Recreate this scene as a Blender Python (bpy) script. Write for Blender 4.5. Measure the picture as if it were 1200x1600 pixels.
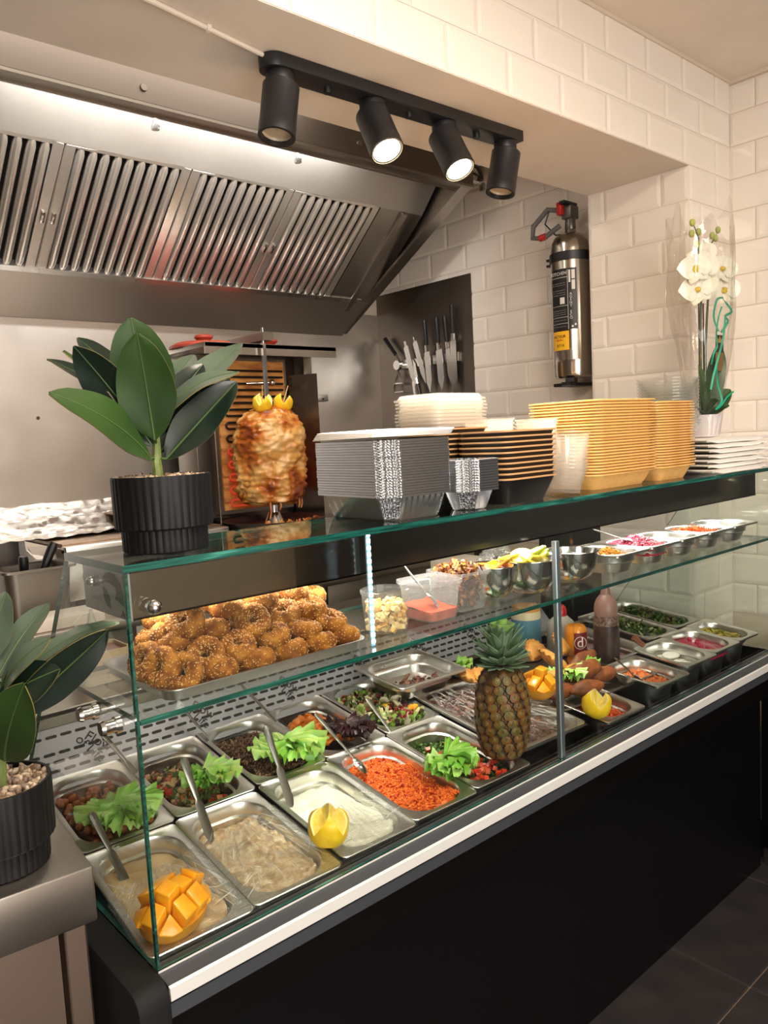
import bpy, bmesh, math, random
from mathutils import Vector, Matrix, Euler, noise
random.seed(7)
SC = bpy.context.scene
for _o in list(bpy.data.objects): bpy.data.objects.remove(_o)
COL = SC.collection
PI = math.pi
R_ = math.radians
FLOOR = -1.26            # the top of the counter glass is z = 0

# ------------------------------------------------------------------ camera
cam_d = bpy.data.cameras.new('camera'); cam = bpy.data.objects.new('camera', cam_d); COL.objects.link(cam)
cam_d.sensor_fit = 'AUTO'; cam_d.sensor_width = 36.0; cam_d.lens = 27.5515; cam_d.clip_start = .02
_rx = Vector((0.747592, -0.662229, -0.050575)); _up = Vector((0.102356, 0.039640, 0.993958)); _bk = Vector((-0.656223, -0.748252, 0.097418))
cam.matrix_world = Matrix(((_rx.x, _up.x, _bk.x, -0.400719), (_rx.y, _up.y, _bk.y, -0.965643), (_rx.z, _up.z, _bk.z, 0.148792), (0, 0, 0, 1)))
SC.camera = cam

# ------------------------------------------------------------------ world, lights, exposure
SC.view_settings.view_transform = 'Standard'; SC.view_settings.look = 'None'
SC.view_settings.gamma = 1; SC.view_settings.use_curve_mapping = False
SC.view_settings.exposure = 0.14
SC.cycles.transparent_max_bounces = 40; SC.cycles.max_bounces = 10
W = bpy.data.worlds.new('world'); SC.world = W; W.use_nodes = True
W.node_tree.nodes['Background'].inputs[0].default_value = (1.0, .86, .72, 1); W.node_tree.nodes['Background'].inputs[1].default_value = .04
def area(name, loc, target, sx, sy, power, color, spread=180):
    l = bpy.data.lights.new(name, 'AREA'); l.shape = 'RECTANGLE'; l.size = sx; l.size_y = sy; l.energy = power; l.color = color
    l.spread = R_(spread)
    o = bpy.data.objects.new(name, l); COL.objects.link(o); o.location = loc
    o.rotation_euler = (Vector(target)-Vector(loc)).to_track_quat('-Z', 'Y').to_euler()
    return o
WARM = (1.0, .86, .71); WHITE = (1.0, .92, .82); DAY = (1.0, .96, .92)
area('room_ceiling_light', (.35, -.75, 1.215), (.35, -.75, -1), 1.1, .5, 43, WARM)
area('room_ceiling_light', (1.55, -1.7, 1.215), (1.55, -1.7, -1), .9, .5, 11, WARM)
area('shop_window', (-.7, -3.12, .05), (-.7, 0, .05), 2.2, 1.9, 92, DAY)
area('kitchen_ceiling_light', (.6, .86, 1.33), (.6, 1.0, -1), 1.4, .2, 5, WHITE)
area('canopy_light', (1.0, .125, -.089), (1.0, .135, -1), 1.9, .05, 4.8, (1.0, .96, .90))
area('hood_light', (.88, 1.145, 1.11), (.88, 1.62, .72), 1.15, .02, 11, (1.0, .96, .92), 170)

def S(h):
    if isinstance(h, str):
        h = h.lstrip('#'); c = [int(h[i:i+2], 16)/255 for i in (0, 2, 4)]
    else: c = h
    return tuple((x/12.92 if x <= .04045 else ((x+.055)/1.055)**2.4) for x in c)+(1,)

# ------------------------------------------------------------------ materials
MATS = {}
def newmat(name):
    m = bpy.data.materials.new(name); m.use_nodes = True; nt = m.node_tree
    p = nt.nodes['Principled BSDF']; MATS[name] = m
    return m, nt, p
def setp(p, **k):
    for a, b in k.items():
        key = {'rough': 'Roughness', 'metal': 'Metallic', 'spec': 'Specular IOR Level', 'sub': 'Subsurface Weight', 'coat': 'Coat Weight', 'alpha': 'Alpha', 'trans': 'Transmission Weight', 'aniso': 'Anisotropic'}[a]
        p.inputs[key].default_value = b
def node(nt, t, **k):
    n = nt.nodes.new(t)
    for a, b in k.items():
        if a in n.inputs: n.inputs[a].default_value = b
        else: setattr(n, a, b)
    return n
def texco(nt, scale=(1, 1, 1), kind='Object'):
    tc = node(nt, 'ShaderNodeTexCoord'); mp = node(nt, 'ShaderNodeMapping'); mp.inputs['Scale'].default_value = scale
    nt.links.new(tc.outputs[kind], mp.inputs['Vector']); return mp.outputs[0]
def ramp(nt, fac, stops):
    r = node(nt, 'ShaderNodeValToRGB'); e = r.color_ramp.elements
    while len(e) < len(stops): e.new(.5)
    for i, (pos, c) in enumerate(stops): e[i].position = pos; e[i].color = c
    nt.links.new(fac, r.inputs[0]); return r.outputs[0]
def plain(name, col, rough=.5, **k):
    if name in MATS: return MATS[name]
    m, nt, p = newmat(name); p.inputs['Base Color'].default_value = S(col); setp(p, rough=rough, **k); return m
def mottled(name, stops, scale=40, rough=.5, bump=0., detail=4, bscale=None, stretch=(1, 1, 1), dist=.002, kind='Object', **k):
    """noise-coloured material: stops = [(pos, hex), ...]"""
    if name in MATS: return MATS[name]
    m, nt, p = newmat(name); v = texco(nt, stretch, kind)
    n = node(nt, 'ShaderNodeTexNoise', Scale=scale, Detail=detail); nt.links.new(v, n.inputs['Vector'])
    nt.links.new(ramp(nt, n.outputs['Fac'], [(a, S(b)) for a, b in stops]), p.inputs['Base Color'])
    setp(p, rough=rough, **k)
    if bump:
        n2 = node(nt, 'ShaderNodeTexNoise', Scale=bscale or scale, Detail=5); nt.links.new(v, n2.inputs['Vector'])
        b = node(nt, 'ShaderNodeBump', Strength=bump, Distance=dist); nt.links.new(n2.outputs['Fac'], b.inputs['Height']); nt.links.new(b.outputs[0], p.inputs['Normal'])
    return m
def steel(name, col='#b9b4ad', rough=.28, brush=(4, 4, 220), bump=.06, vary=.12):
    if name in MATS: return MATS[name]
    m, nt, p = newmat(name); v = texco(nt, brush)
    n = node(nt, 'ShaderNodeTexNoise', Scale=6, Detail=6); nt.links.new(v, n.inputs['Vector'])
    v2 = texco(nt, (1, 1, 1)); n2 = node(nt, 'ShaderNodeTexNoise', Scale=5, Detail=4); nt.links.new(v2, n2.inputs['Vector'])
    mr = node(nt, 'ShaderNodeMapRange'); mr.inputs['To Min'].default_value = rough-vary*.5; mr.inputs['To Max'].default_value = rough+vary
    nt.links.new(n2.outputs['Fac'], mr.inputs['Value']); nt.links.new(mr.outputs[0], p.inputs['Roughness'])
    b = node(nt, 'ShaderNodeBump', Strength=bump, Distance=.001); nt.links.new(n.outputs['Fac'], b.inputs['Height']); nt.links.new(b.outputs[0], p.inputs['Normal'])
    p.inputs['Base Color'].default_value = S(col); setp(p, metal=1.0); return m
def glassy(name, tint='#f4faf7', refl=1.0, rough=.0, film=0.0, filmcol='#ffffff', bump=0, bscale=60, stretch=(1, 1, 1), ior=1.5, kind='Object'):
    """thin clear sheet: what lies behind shows through, the surface reflects by the Fresnel law; film adds a milky share"""
    if name in MATS: return MATS[name]
    m = bpy.data.materials.new(name); m.use_nodes = True; nt = m.node_tree; MATS[name] = m
    nt.nodes.remove(nt.nodes['Principled BSDF']); out = nt.nodes['Material Output']
    tr = node(nt, 'ShaderNodeBsdfTransparent'); tr.inputs[0].default_value = S(tint)
    gl = node(nt, 'ShaderNodeBsdfGlossy'); gl.inputs['Roughness'].default_value = rough
    fr = node(nt, 'ShaderNodeFresnel', IOR=ior)
    ge = node(nt, 'ShaderNodeNewGeometry'); mr = node(nt, 'ShaderNodeMapRange'); mr.inputs['To Min'].default_value = ior; mr.inputs['To Max'].default_value = 1/ior   # thin sheet: same reflection from both sides
    nt.links.new(ge.outputs['Backfacing'], mr.inputs['Value']); nt.links.new(mr.outputs[0], fr.inputs['IOR']); mx = node(nt, 'ShaderNodeMixShader')
    if bump:
        v = texco(nt, stretch, kind); n = node(nt, 'ShaderNodeTexNoise', Scale=bscale, Detail=4); nt.links.new(v, n.inputs['Vector'])
        b = node(nt, 'ShaderNodeBump', Strength=bump, Distance=.01); nt.links.new(n.outputs['Fac'], b.inputs['Height'])
        nt.links.new(b.outputs[0], gl.inputs['Normal']); nt.links.new(b.outputs[0], fr.inputs['Normal'])
    mu = node(nt, 'ShaderNodeMath', operation='MULTIPLY'); mu.inputs[1].default_value = refl
    nt.links.new(fr.outputs[0], mu.inputs[0]); nt.links.new(mu.outputs[0], mx.inputs[0])
    nt.links.new(tr.outputs[0], mx.inputs[1]); nt.links.new(gl.outputs[0], mx.inputs[2])
    last = mx.outputs[0]
    if film:
        df = node(nt, 'ShaderNodeBsdfDiffuse'); df.inputs[0].default_value = S(filmcol); m2 = node(nt, 'ShaderNodeMixShader', ); m2.inputs[0].default_value = film
        nt.links.new(last, m2.inputs[1]); nt.links.new(df.outputs[0], m2.inputs[2]); last = m2.outputs[0]
    nt.links.new(last, out.inputs[0]); return m
def emit(name, col, strength):
    if name in MATS: return MATS[name]
    m, nt, p = newmat(name); p.inputs['Base Color'].default_value = (0, 0, 0, 1)
    p.inputs['Emission Color'].default_value = S(col); p.inputs['Emission Strength'].default_value = strength; return m

STEEL = steel('brushed_steel'); STEEL_H = steel('hood_steel', '#aaa49c', .3, (220, 4, 4), .05)
STEEL_P = steel('pan_steel', '#e2e0dc', .27, (6, 6, 6), .02, .1); STEEL_B = steel('polished_steel', '#cfcdca', .12, (5, 5, 5), .01, .06)
STEEL_D = steel('dull_steel', '#8d857c', .4, (4, 200, 4), .05); ALU = plain('anodised_aluminium', '#a9b4bf', .35, metal=.9)
ALU_W = plain('white_aluminium', '#e3e3df', .4, metal=.35); GREYBAND = plain('grey_aluminium', '#4d5056', .5, metal=.6)
BLACK = plain('black_laminate', '#060608', .4, spec=.3); BLACKPOWDER = mottled('black_powdercoat', [(.3, '#0e0e0e'), (.7, '#121212')], 300, .7, .15, dist=.0005, spec=.25)
STEEL_K = plain('cutlery_steel', '#97948f', .33, metal=1.0); LAMPBLACK = plain('matt_black_lamp', '#1c1c1e', .42); BLACKPL = plain('black_plastic', '#131315', .4)
GLASS = glassy('clear_glass', '#fafdfb', 1.0); GLASSEDGE = None
def _edge():
    m, nt, p = newmat('green_glass_edge'); v = texco(nt, (3, 3, 60)); n = node(nt, 'ShaderNodeTexNoise', Scale=4, Detail=2); nt.links.new(v, n.inputs['Vector'])
    nt.links.new(ramp(nt, n.outputs['Fac'], [(.3, S('#0b2f2b')), (.62, S('#1a5a50')), (.85, S('#4f9c8c'))]), p.inputs['Base Color']); setp(p, rough=.12, coat=.6); return m
GLASSEDGE = _edge()
PAINT = mottled('cream_plaster', [(.3, '#e2d6c8'), (.7, '#e9ddd0')], 6, .7, .05)
TILE = plain('glazed_cream_tile', '#efe6da', .14, coat=.3); GROUT = plain('tile_grout', '#d6c7b3', .8)

# ------------------------------------------------------------------ mesh building
MW = {}
class MB:
    def __init__(s): s.v = []; s.f = []; s.m = []
    def add(s, v, f, M=None, mi=0):
        o = len(s.v)
        if M is not None: v = [M @ Vector(p) for p in v]
        s.v += [tuple(p) for p in v]; s.f += [tuple(i+o for i in q) for q in f]; s.m += [mi]*len(f); return s
    def box(s, lo, hi, M=None, mi=0):
        x, y, z = lo; X, Y, Z = hi
        return s.add([(x, y, z), (X, y, z), (X, Y, z), (x, Y, z), (x, y, Z), (X, y, Z), (X, Y, Z), (x, Y, Z)],
                     [(0, 3, 2, 1), (4, 5, 6, 7), (0, 1, 5, 4), (1, 2, 6, 5), (2, 3, 7, 6), (3, 0, 4, 7)], M, mi)
    def cbox(s, c, d, M=None, mi=0): return s.box([c[i]-d[i]/2 for i in range(3)], [c[i]+d[i]/2 for i in range(3)], M, mi)
    def loft(s, rings, M=None, mi=0, cap0=False, cap1=False, closed=True):
        n = len(rings[0]); v = [p for r in rings for p in r]; f = []
        for i in range(len(rings)-1):
            for j in range(n if closed else n-1):
                k = (j+1) % n; f.append((i*n+j, i*n+k, (i+1)*n+k, (i+1)*n+j))
        if cap0: f.append(tuple(range(n-1, -1, -1)))
        if cap1: f.append(tuple((len(rings)-1)*n+j for j in range(n)))
        return s.add(v, f, M, mi)
    def lathe(s, prof, n=24, M=None, mi=0, cap0=False, cap1=False, flute=None):
        rings = []
        for r, z in prof:
            rings.append([((r*(flute(j/n, z) if flute else 1))*math.cos(2*PI*j/n), (r*(flute(j/n, z) if flute else 1))*math.sin(2*PI*j/n), z) for j in range(n)])
        return s.loft(rings, M, mi, cap0, cap1)
    def tube(s, pts, r, n=8, mi=0, caps=True, M=None):
        pts = [Vector(p) for p in pts]; rr = r if isinstance(r, (list, tuple)) else [r]*len(pts); rings = []
        t0 = (pts[1]-pts[0]).normalized(); up = Vector((0, 0, 1)) if abs(t0.z) < .9 else Vector((1, 0, 0))
        a = t0.cross(up).normalized()
        for i, p in enumerate(pts):
            t = (pts[min(i+1, len(pts)-1)]-pts[max(i-1, 0)]).normalized()
            a = (a-t*a.dot(t)).normalized(); b = t.cross(a)
            rings.append([p+(a*math.cos(2*PI*j/n)+b*math.sin(2*PI*j/n))*rr[i] for j in range(n)])
        return s.loft(rings, M, mi, caps, caps)
    def cyl(s, p0, p1, r0, r1=None, n=20, mi=0, M=None): return s.tube([p0, p1], [r0, r0 if r1 is None else r1], n, mi, True, M)
    def prism(s, poly, z0, z1, M=None, mi=0):
        n = len(poly); v = [(x, y, z0) for x, y in poly]+[(x, y, z1) for x, y in poly]
        f = [tuple(range(n-1, -1, -1)), tuple(range(n, 2*n))]+[(j, (j+1) % n, n+(j+1) % n, n+j) for j in range(n)]
        return s.add(v, f, M, mi)
    def grid(s, fn, nu, nv, M=None, mi=0):
        v = [fn(i/nu, j/nv) for j in range(nv+1) for i in range(nu+1)]; w = nu+1
        return s.add(v, [(j*w+i, j*w+i+1, (j+1)*w+i+1, (j+1)*w+i) for j in range(nv) for i in range(nu)], M, mi)
    def ball(s, c, r, M=None, mi=0, nu=10, nv=6, sq=(1, 1, 1), jit=0., seed=0):
        rings = []
        for i in range(nv+1):
            t = PI*i/nv; ring = []
            for j in range(nu):
                a = 2*PI*j/nu; d = Vector((math.sin(t)*math.cos(a), math.sin(t)*math.sin(a), -math.cos(t)))
                k = 1+jit*noise.noise(d*1.7+Vector((seed*3.1, seed*1.7, seed))) if jit else 1
                ring.append((c[0]+d.x*r*sq[0]*k, c[1]+d.y*r*sq[1]*k, c[2]+d.z*r*sq[2]*k))
            rings.append(ring)
        return s.loft(rings, M, mi)
    def mesh(s, name, mats, smooth=35, bevel=0, bseg=2, recalc=True):
        me = bpy.data.meshes.new(name); me.from_pydata(s.v, [], s.f)
        for m in (mats if isinstance(mats, (list, tuple)) else [mats]): me.materials.append(m)
        if len(me.materials) > 1: me.polygons.foreach_set('material_index', s.m)
        if recalc or bevel:
            bm = bmesh.new(); bm.from_mesh(me)
            if bevel:
                bmesh.ops.remove_doubles(bm, verts=bm.verts, dist=1e-6)
                es = [e for e in bm.edges if len(e.link_faces) == 2 and e.calc_face_angle() > .5]
                bmesh.ops.bevel(bm, geom=es, offset=bevel, segments=bseg, affect='EDGES', profile=.5, clamp_overlap=True)
            bmesh.ops.recalc_face_normals(bm, faces=bm.faces); bm.to_mesh(me); bm.free()
        if smooth:
            me.shade_smooth(); me.set_sharp_from_angle(angle=R_(smooth))
        me.update(); return me
    def build(s, name, mats, parent=None, smooth=35, bevel=0, bseg=2, world=False, recalc=True):
        if world and parent is not None and parent in MW:
            iv = MW[parent].inverted(); s.v = [tuple(iv @ Vector(p)) for p in s.v]
        return link(name, s.mesh(name, mats, smooth, bevel, bseg, recalc), parent)
def link(name, me, parent=None, M=None):
    o = bpy.data.objects.new(name, me); COL.objects.link(o)
    if parent is not None: o.parent = parent; MW[o] = MW.get(parent, Matrix())
    elif M is not None: o.matrix_world = M; MW[o] = M.copy()
    else: MW[o] = Matrix()
    return o
def tag(o, label=None, cat=None, group=None, kind=None):
    if label: o['label'] = label
    if cat: o['category'] = cat
    if group: o['group'] = group
    if kind: o['kind'] = kind
    return o
def thing(name, label, cat, M=(0, 0, 0), group=None):
    o = bpy.data.objects.new(name, None); COL.objects.link(o); o.empty_display_size = .02
    if not isinstance(M, Matrix): M = Matrix.Translation(M)
    o.matrix_world = M; MW[o] = M.copy(); return tag(o, label, cat, group)
def struct(name, mb, mat, parent=None, **k):
    o = mb.build(name, mat, parent, **k)
    if parent is None: o['kind'] = 'structure'
    return o
def dup(root, M, label=None, group=None):
    def cp(o, par):
        c = o.copy(); COL.objects.link(c)
        if par is not None: c.parent = par
        for ch in KIDS.get(o, o.children): cp(ch, c)
        return c
    r = cp(root, None); r.matrix_world = M; MW[r] = M.copy()
    if label: r['label'] = label
    if group: r['group'] = group
    return r
KIDS = {}
def TR(x, y, z, rz=0, rx=0, ry=0): return Matrix.Translation((x, y, z)) @ Euler((R_(rx), R_(ry), R_(rz)), 'XYZ').to_matrix().to_4x4()
def rrect(w, d, r, z, n=6, cx=0, cy=0):
    out = []; r = min(r, w/2-1e-4, d/2-1e-4)
    for qx, qy, a0 in ((1, 1, 0), (-1, 1, 90), (-1, -1, 180), (1, -1, 270)):
        for k in range(n+1):
            a = R_(a0+90*k/n); out.append((cx+qx*(w/2-r)+r*math.cos(a), cy+qy*(d/2-r)+r*math.sin(a), z))
    return out
def crect(w, d, c, z):
    a, b = w/2, d/2
    return [(a, b-c, z), (a-c, b, z), (-a+c, b, z), (-a, b-c, z), (-a, -b+c, z), (-a+c, -b, z), (a-c, -b, z), (a, -b+c, z)]
def text(name, body, size, M, mat, parent=None, depth=.0003, align='CENTER'):
    cu = bpy.data.curves.new(name, 'FONT'); cu.body = body; cu.size = size; cu.align_x = align; cu.align_y = 'CENTER'; cu.extrude = depth
    ob = bpy.data.objects.new(name, cu); me = bpy.data.meshes.new_from_object(ob); bpy.data.objects.remove(ob); bpy.data.curves.remove(cu)
    me.materials.clear(); me.materials.append(mat)
    if parent is not None: me.transform(MW[parent].inverted() @ M)
    o = link(name, me, parent, None if parent is not None else M); return o
def pane(name, lo, hi, axis, parent=None, mat=None, edge=None, clear=()):
    """glass sheet: clear faces across `axis`, green edges"""
    b = MB(); b.box(lo, hi)
    fi = {2: (0, 1), 1: (2, 4), 0: (3, 5)}[axis]; b.m = [0 if i in fi or i in clear else 1 for i in range(6)]
    return b.build(name, [mat or GLASS, edge or GLASSEDGE], parent, smooth=0, world=parent is not None)

ORD = 'topmost second third fourth fifth sixth seventh eighth ninth tenth eleventh twelfth thirteenth fourteenth fifteenth sixteenth seventeenth eighteenth nineteenth twentieth'.split()+['twenty-'+x for x in 'first second third fourth fifth sixth seventh eighth ninth'.split()]+['thirtieth']
def nth(k, n, what, where):
    """k counts from the bottom, 0 = lowest"""
    i = n-1-k
    return (f'topmost {what} {where}' if i == 0 else f'lowest {what} {where}' if k == 0 else f'{what}, {ORD[i]} from the top {where}')
# ------------------------------------------------------------------ room shell
XP, YP, ZB, ZC, YPB = 2.011, .27, .934, 1.248, .635      # pillar corner, beam underside, ceiling, back of beam
XR, XK, YB, XL, YN = 2.29, 2.15, 1.916, -2.2, -3.2
TW, TH = .2085, .1045
TILECACHE = {}
def tile_mesh(w, h):
    key = (round(w, 3), round(h, 3))
    if key not in TILECACHE:
        g, bv, p = .0016, .011, .0045
        a, b = w/2-g, h/2-g; bv = min(bv, a*.45)
        v = [(-a, -b, 0), (a, -b, 0), (a, b, 0), (-a, b, 0)]+[(-a, -b, .002), (a, -b, .002), (a, b, .002), (-a, b, .002)]+[(-a+bv, -b+bv, p), (a-bv, -b+bv, p), (a-bv, b-bv, p), (-a+bv, b-bv, p)]
        f = [(8, 9, 10, 11)]+[(j, (j+1) % 4, 4+(j+1) % 4, 4+j) for j in range(4)]+[(4+j, 4+(j+1) % 4, 8+(j+1) % 4, 8+j) for j in range(4)]
        m = MB().add(v, f); TILECACHE[key] = m.mesh('tile', TILE, 0)
    return TILECACHE[key]
def tile_wall(parent, org, u, v, ulen, vlen, joint, first_row=0, skip=None):
    """running bond: u along the wall, v up; joint = u of one upright joint in row 0"""
    u, v, org = Vector(u), Vector(v), Vector(org); n = u.cross(v); r = 0; z = 0.
    Rm = Matrix((u, v, n)).transposed().to_4x4()
    while z < vlen-.004:
        h = min(TH, vlen-z); j = joint+(.5*TW if (r+first_row) % 2 else 0); x = j % TW-TW
        while x < ulen-.004:
            a, b = max(x, 0), min(x+TW, ulen)
            if b-a > .012 and not (skip and skip(a, b, z, z+h)):
                c = org+u*((a+b)/2)+v*(z+h/2)
                link('tile', tile_mesh(b-a, h), parent).matrix_local = Matrix.Translation(c) @ Rm
            x += TW
        z += TH; r += 1
fl = struct('floor', MB().box((XL, YN, FLOOR-.06), (XR, YB, FLOOR-.004)), plain('dark_grout', '#6e5d50', .8))
FT = mottled('anthracite_floor_tile', [(.3, '#262425'), (.7, '#322f2f')], 9, .42, .08)
ftm = {}
def floor_tiles():
    # one joint crossing at (1.43, -.163)
    s = .468; d = .214; g = .0022
    ys = [(.051, -.163)]
    for (y1, y0) in [(.6, .051), (.051, -.163-.254), (-.417, -.417-s), (-.885, -.885-s), (-1.353, -1.353-s), (-1.821, -2.289), (-2.289, -2.757)]:
        pass
    y = -.157
    rows = [(-.157, .311)]+[(-.157-s*(k+1), -.157-s*k) for k in range(5)]
    for ya, yb in rows:
        for k in range(-6, 3):
            xa, xb = 1.437+s*k, min(1.437+s*(k+1), XR)
            if xa >= XR-.02: continue
            key = (round(xb-xa, 3),)
            if key not in ftm: ftm[key] = MB().box((g, g, -.006), (xb-xa-g, s-g, 0)).mesh('tile', FT, 0, .0015, 1)
            link('tile', ftm[key], fl).location = (xa, ya, FLOOR)
floor_tiles()
ce = struct('ceiling', MB().box((XL, YN, ZC), (XR, YP+.02, ZC+.05)).box((XL, YP, 1.38), (XR, YB, 1.42)), PAINT, smooth=0)
# lintel over the counter and the pillar it runs into
wf = struct('wall_front', MB().box((XL, YP, ZB), (XR+.1, YPB, 1.40)).box((XP, YP, FLOOR), (XR+.1, YPB, ZB)), [PAINT], smooth=0)
tile_wall(wf, (XL+1.2, YP, ZB), (1, 0, 0), (0, 0, 1), XR-XL-1.2, ZC-ZB, 1.975-XL-1.2)
tile_wall(wf, (XP, YP, ZB), (1, 0, 0), (0, 0, -1), XR-XP, 1.55, .104) if False else None
def down(parent, org, u, ulen, depth, joint, first, skip=None):
    rows = int(depth/TH+.999)
    tile_wall(parent, Vector(org)-Vector((0, 0, rows*TH)), u, (0, 0, 1), ulen, rows*TH, joint, (first+rows) % 2, skip)
down(wf, (XP, YP, ZB), (1, 0, 0), XR-XP, 1.6, .07, 0)
down(wf, (XP, YPB, ZB), (0, -1, 0), YPB-YP, 1.5, YPB-.467, 0)
wr = struct('wall_right', MB().box((XR, YN, FLOOR), (XR+.1, YP, ZC)), [GROUT], smooth=0)
tile_wall(wr, (XR, YP, ZC-17*TH), (0, -1, 0), (0, 0, 1), .9, 17*TH-.014, .085)
wk = struct('wall_kitchen_right', MB().box((XK, YPB, FLOOR), (XR+.1, YB+.1, 1.38)), [GROUT], smooth=0)
PANEL_Y, PANEL_Z = 1.305, .81
tile_wall(wk, (XK, YB, ZB-12*TH), (0, -1, 0), (0, 0, 1), YB-YPB, 16*TH, .06, 0, lambda a, b, z0, z1: b < YB-PANEL_Y-.06 and z1+ZB-12*TH < PANEL_Z-.03)
wb = struct('wall_back', MB().box((XL, YB, FLOOR), (XK, YB+.1, 1.38)), [GROUT], smooth=0)
struct('wall_left', MB().box((XL-.1, YN, FLOOR), (XL, YB+.1, 1.4)), plain('taupe_paint', '#7d7166', .7), smooth=0)
struct('wall_rear', MB().box((XL-.1, YN-.1, FLOOR), (XR+.1, YN, ZC)), PAINT, smooth=0)
struct('unseen_dark_panel', MB().box((XR-.03, -2.9, FLOOR), (XR, -.03, .75)), plain('unseen_panel_dark', '#15110f', .5), smooth=0)  # added out of view so canopy and front glass reflect something dark
struct('trim_ceiling', MB().box((XR-.012, YN, ZC-.012), (XR, YP, ZC)).box((XL, YP-.008, ZC-.01), (XR, YP, ZC)), plain('ceiling_bead', '#d9c9b6', .6), smooth=0)
# steel lining
b = MB().box((XL, YB-.006, -.6), (XK-.008, YB, .72)); bp = struct('trim_back_lining', b, steel('lining_steel', '#cbc6c0', .3, (200, 4, 4), .04), smooth=0)
for px in ((.53, .27), (.70, .275)):
    MB().cyl((px[0], YB-.009, px[1]), (px[0], YB-.004, px[1]), .006).build('screw', plain('dark_screw', '#2c2723', .5), bp)
b = MB().box((XK-.008, PANEL_Y, -.6), (XK, YB-.006, PANEL_Z))
struct('trim_knife_panel', b, steel('panel_steel', '#7d746b', .38, (4, 200, 4), .05), smooth=0)

# cable clipped under the lintel
t = thing('cable', 'white cable clipped under the lintel, running to the black spotlight bar', 'cable', (.3, .4, ZB))
MB().tube([(XL+.3, .28, ZB-.005), (.0, .335, ZB-.005), (.3, .375, ZB-.005), (.565, .427, ZB-.005)], .0048, 8).build('sheath', plain('white_pvc', '#e6d9ca', .45), t, world=True)
for x, y in ((.415, .397), (-.2, .31)): MB().cbox((x, y, ZB-.0065), (.010, .016, .013)).build('clip', plain('white_pvc', '#e6d9ca', .45), t, world=True, bevel=.002)

# ------------------------------------------------------------------ extractor hood
H = thing('extractor_hood', 'stainless extractor hood with slanted baffle filters over the griddle', 'extractor hood', (1, 1.4, 1.3))
HX0, HX1 = -.6, 1.944
MB().box((HX0, 1.095, 1.078), (HX1, 1.11, 1.37)).build('fascia', plain('fascia_steel', '#80776f', .42, metal=1.0), H, world=True, smooth=0)
MB().box((HX0, 1.095, 1.07), (HX1, 1.148, 1.079)).build('lip', STEEL_H, H, world=True, smooth=0)
MB().box((HX0, 1.140, 1.064), (HX1-.05, 1.148, 1.079)).build('gutter', STEEL_H, H, world=True, smooth=0)
FY0, FZ0, FY1, FZ1 = 1.35, 1.022, 1.70, .735
def slab(y0, z0, y1, z1, x0, x1, t):
    d = Vector((0, y1-y0, z1-z0)).normalized(); n = Vector((0, -d.z, d.y)) * t
    b = MB(); P = [Vector((0, y0, z0)), Vector((0, y1, z1))]; v = []
    for x in (x0, x1):
        for p in (P[0], P[1], P[1]+n, P[0]+n): v.append((x, p.y, p.z))
    return b.add(v, [(0, 1, 2, 3), (4, 7, 6, 5), (0, 4, 5, 1), (1, 5, 6, 2), (2, 6, 7, 3), (3, 7, 4, 0)])
slab(1.13, 1.26, FY0, FZ0, HX0, HX1-.03, .006).build('upper_panel', steel('upper_steel', '#bcb8b2', .55, (200, 4, 4), .05, .06), H, world=True, smooth=0)
slab(FY1, FZ1, 1.905, .615, HX0, HX1-.03, .006).build('lower_panel', steel('lower_steel', '#c2b9af', .42, (220, 4, 4), .05), H, world=True, smooth=0)
slab(FY1-.012, FZ1+.004, FY1+.006, FZ1-.008, HX0, 1.86, .008).build('filter_rail', STEEL_P, H, world=True, smooth=0)
dv = Vector((0, FY1-FY0, FZ1-FZ0)); FL = dv.length; dv.normalize(); nv = Vector((0, dv.z, -dv.y))      # nv points out of the hood, to the customer
FM0 = Matrix(((1, dv.x, nv.x, 0), (0, dv.y, nv.y, 0), (0, dv.z, nv.z, 0), (0, 0, 0, 1)))
def filt_M(x): return Matrix.Translation((x, FY0, FZ0)) @ FM0
FS = plain('filter_steel', '#d3cdc4', .3, metal=.85); FW = .397
bf = None
for k in range(-1, 4):
    M = MW[H].inverted() @ filt_M(1.294-.399*(3-k))
    fr = MB(); fr.box((0, 0, -.03), (.03, FL, 0)); fr.box((FW-.03, 0, -.03), (FW, FL, 0)); fr.box((.03, 0, -.03), (FW-.03, .012, 0)); fr.box((.03, FL-.012, -.03), (FW-.03, FL, 0))
    o = fr.build('filter', FS, H, smooth=0, bevel=.003, bseg=1); o.matrix_local = M
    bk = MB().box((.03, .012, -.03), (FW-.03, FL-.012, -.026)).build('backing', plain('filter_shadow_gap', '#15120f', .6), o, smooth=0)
    if bf is None:
        b = MB(); rings = []
        for v, s in ((.008, .55), (.03, 1), (FL-.03, 1), (FL-.008, .55)):
            rings.append([(.0135*s*math.cos(PI*q/7)*(1.0 if s == 1 else 1.3), v, -.008+.014*math.sin(PI*q/7)*s) for q in range(8)])
        b.loft(rings, closed=False); bf = b.mesh('baffle', FS, 40, recalc=False)
    for q in range(9):
        link('baffle', bf, o).location = (.03+.0375*(q+.5)-.0005, 0, 0)
    MB().cbox((.015 if k % 2 else FW-.015, FL*.55, .004), (.012, .04, .008)).build('latch', STEEL_B, o, bevel=.002)
slab(FY0, FZ0, FY1, FZ1, 1.694, 1.915, .006).build('blank_panel', STEEL_H, H, world=True, smooth=0)
slab(FY0, FZ0, FY1+.05, FZ1-.03, 1.80, 1.83, -.014).build('edge_channel', STEEL_H, H, world=True, smooth=0, bevel=.003)
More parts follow.
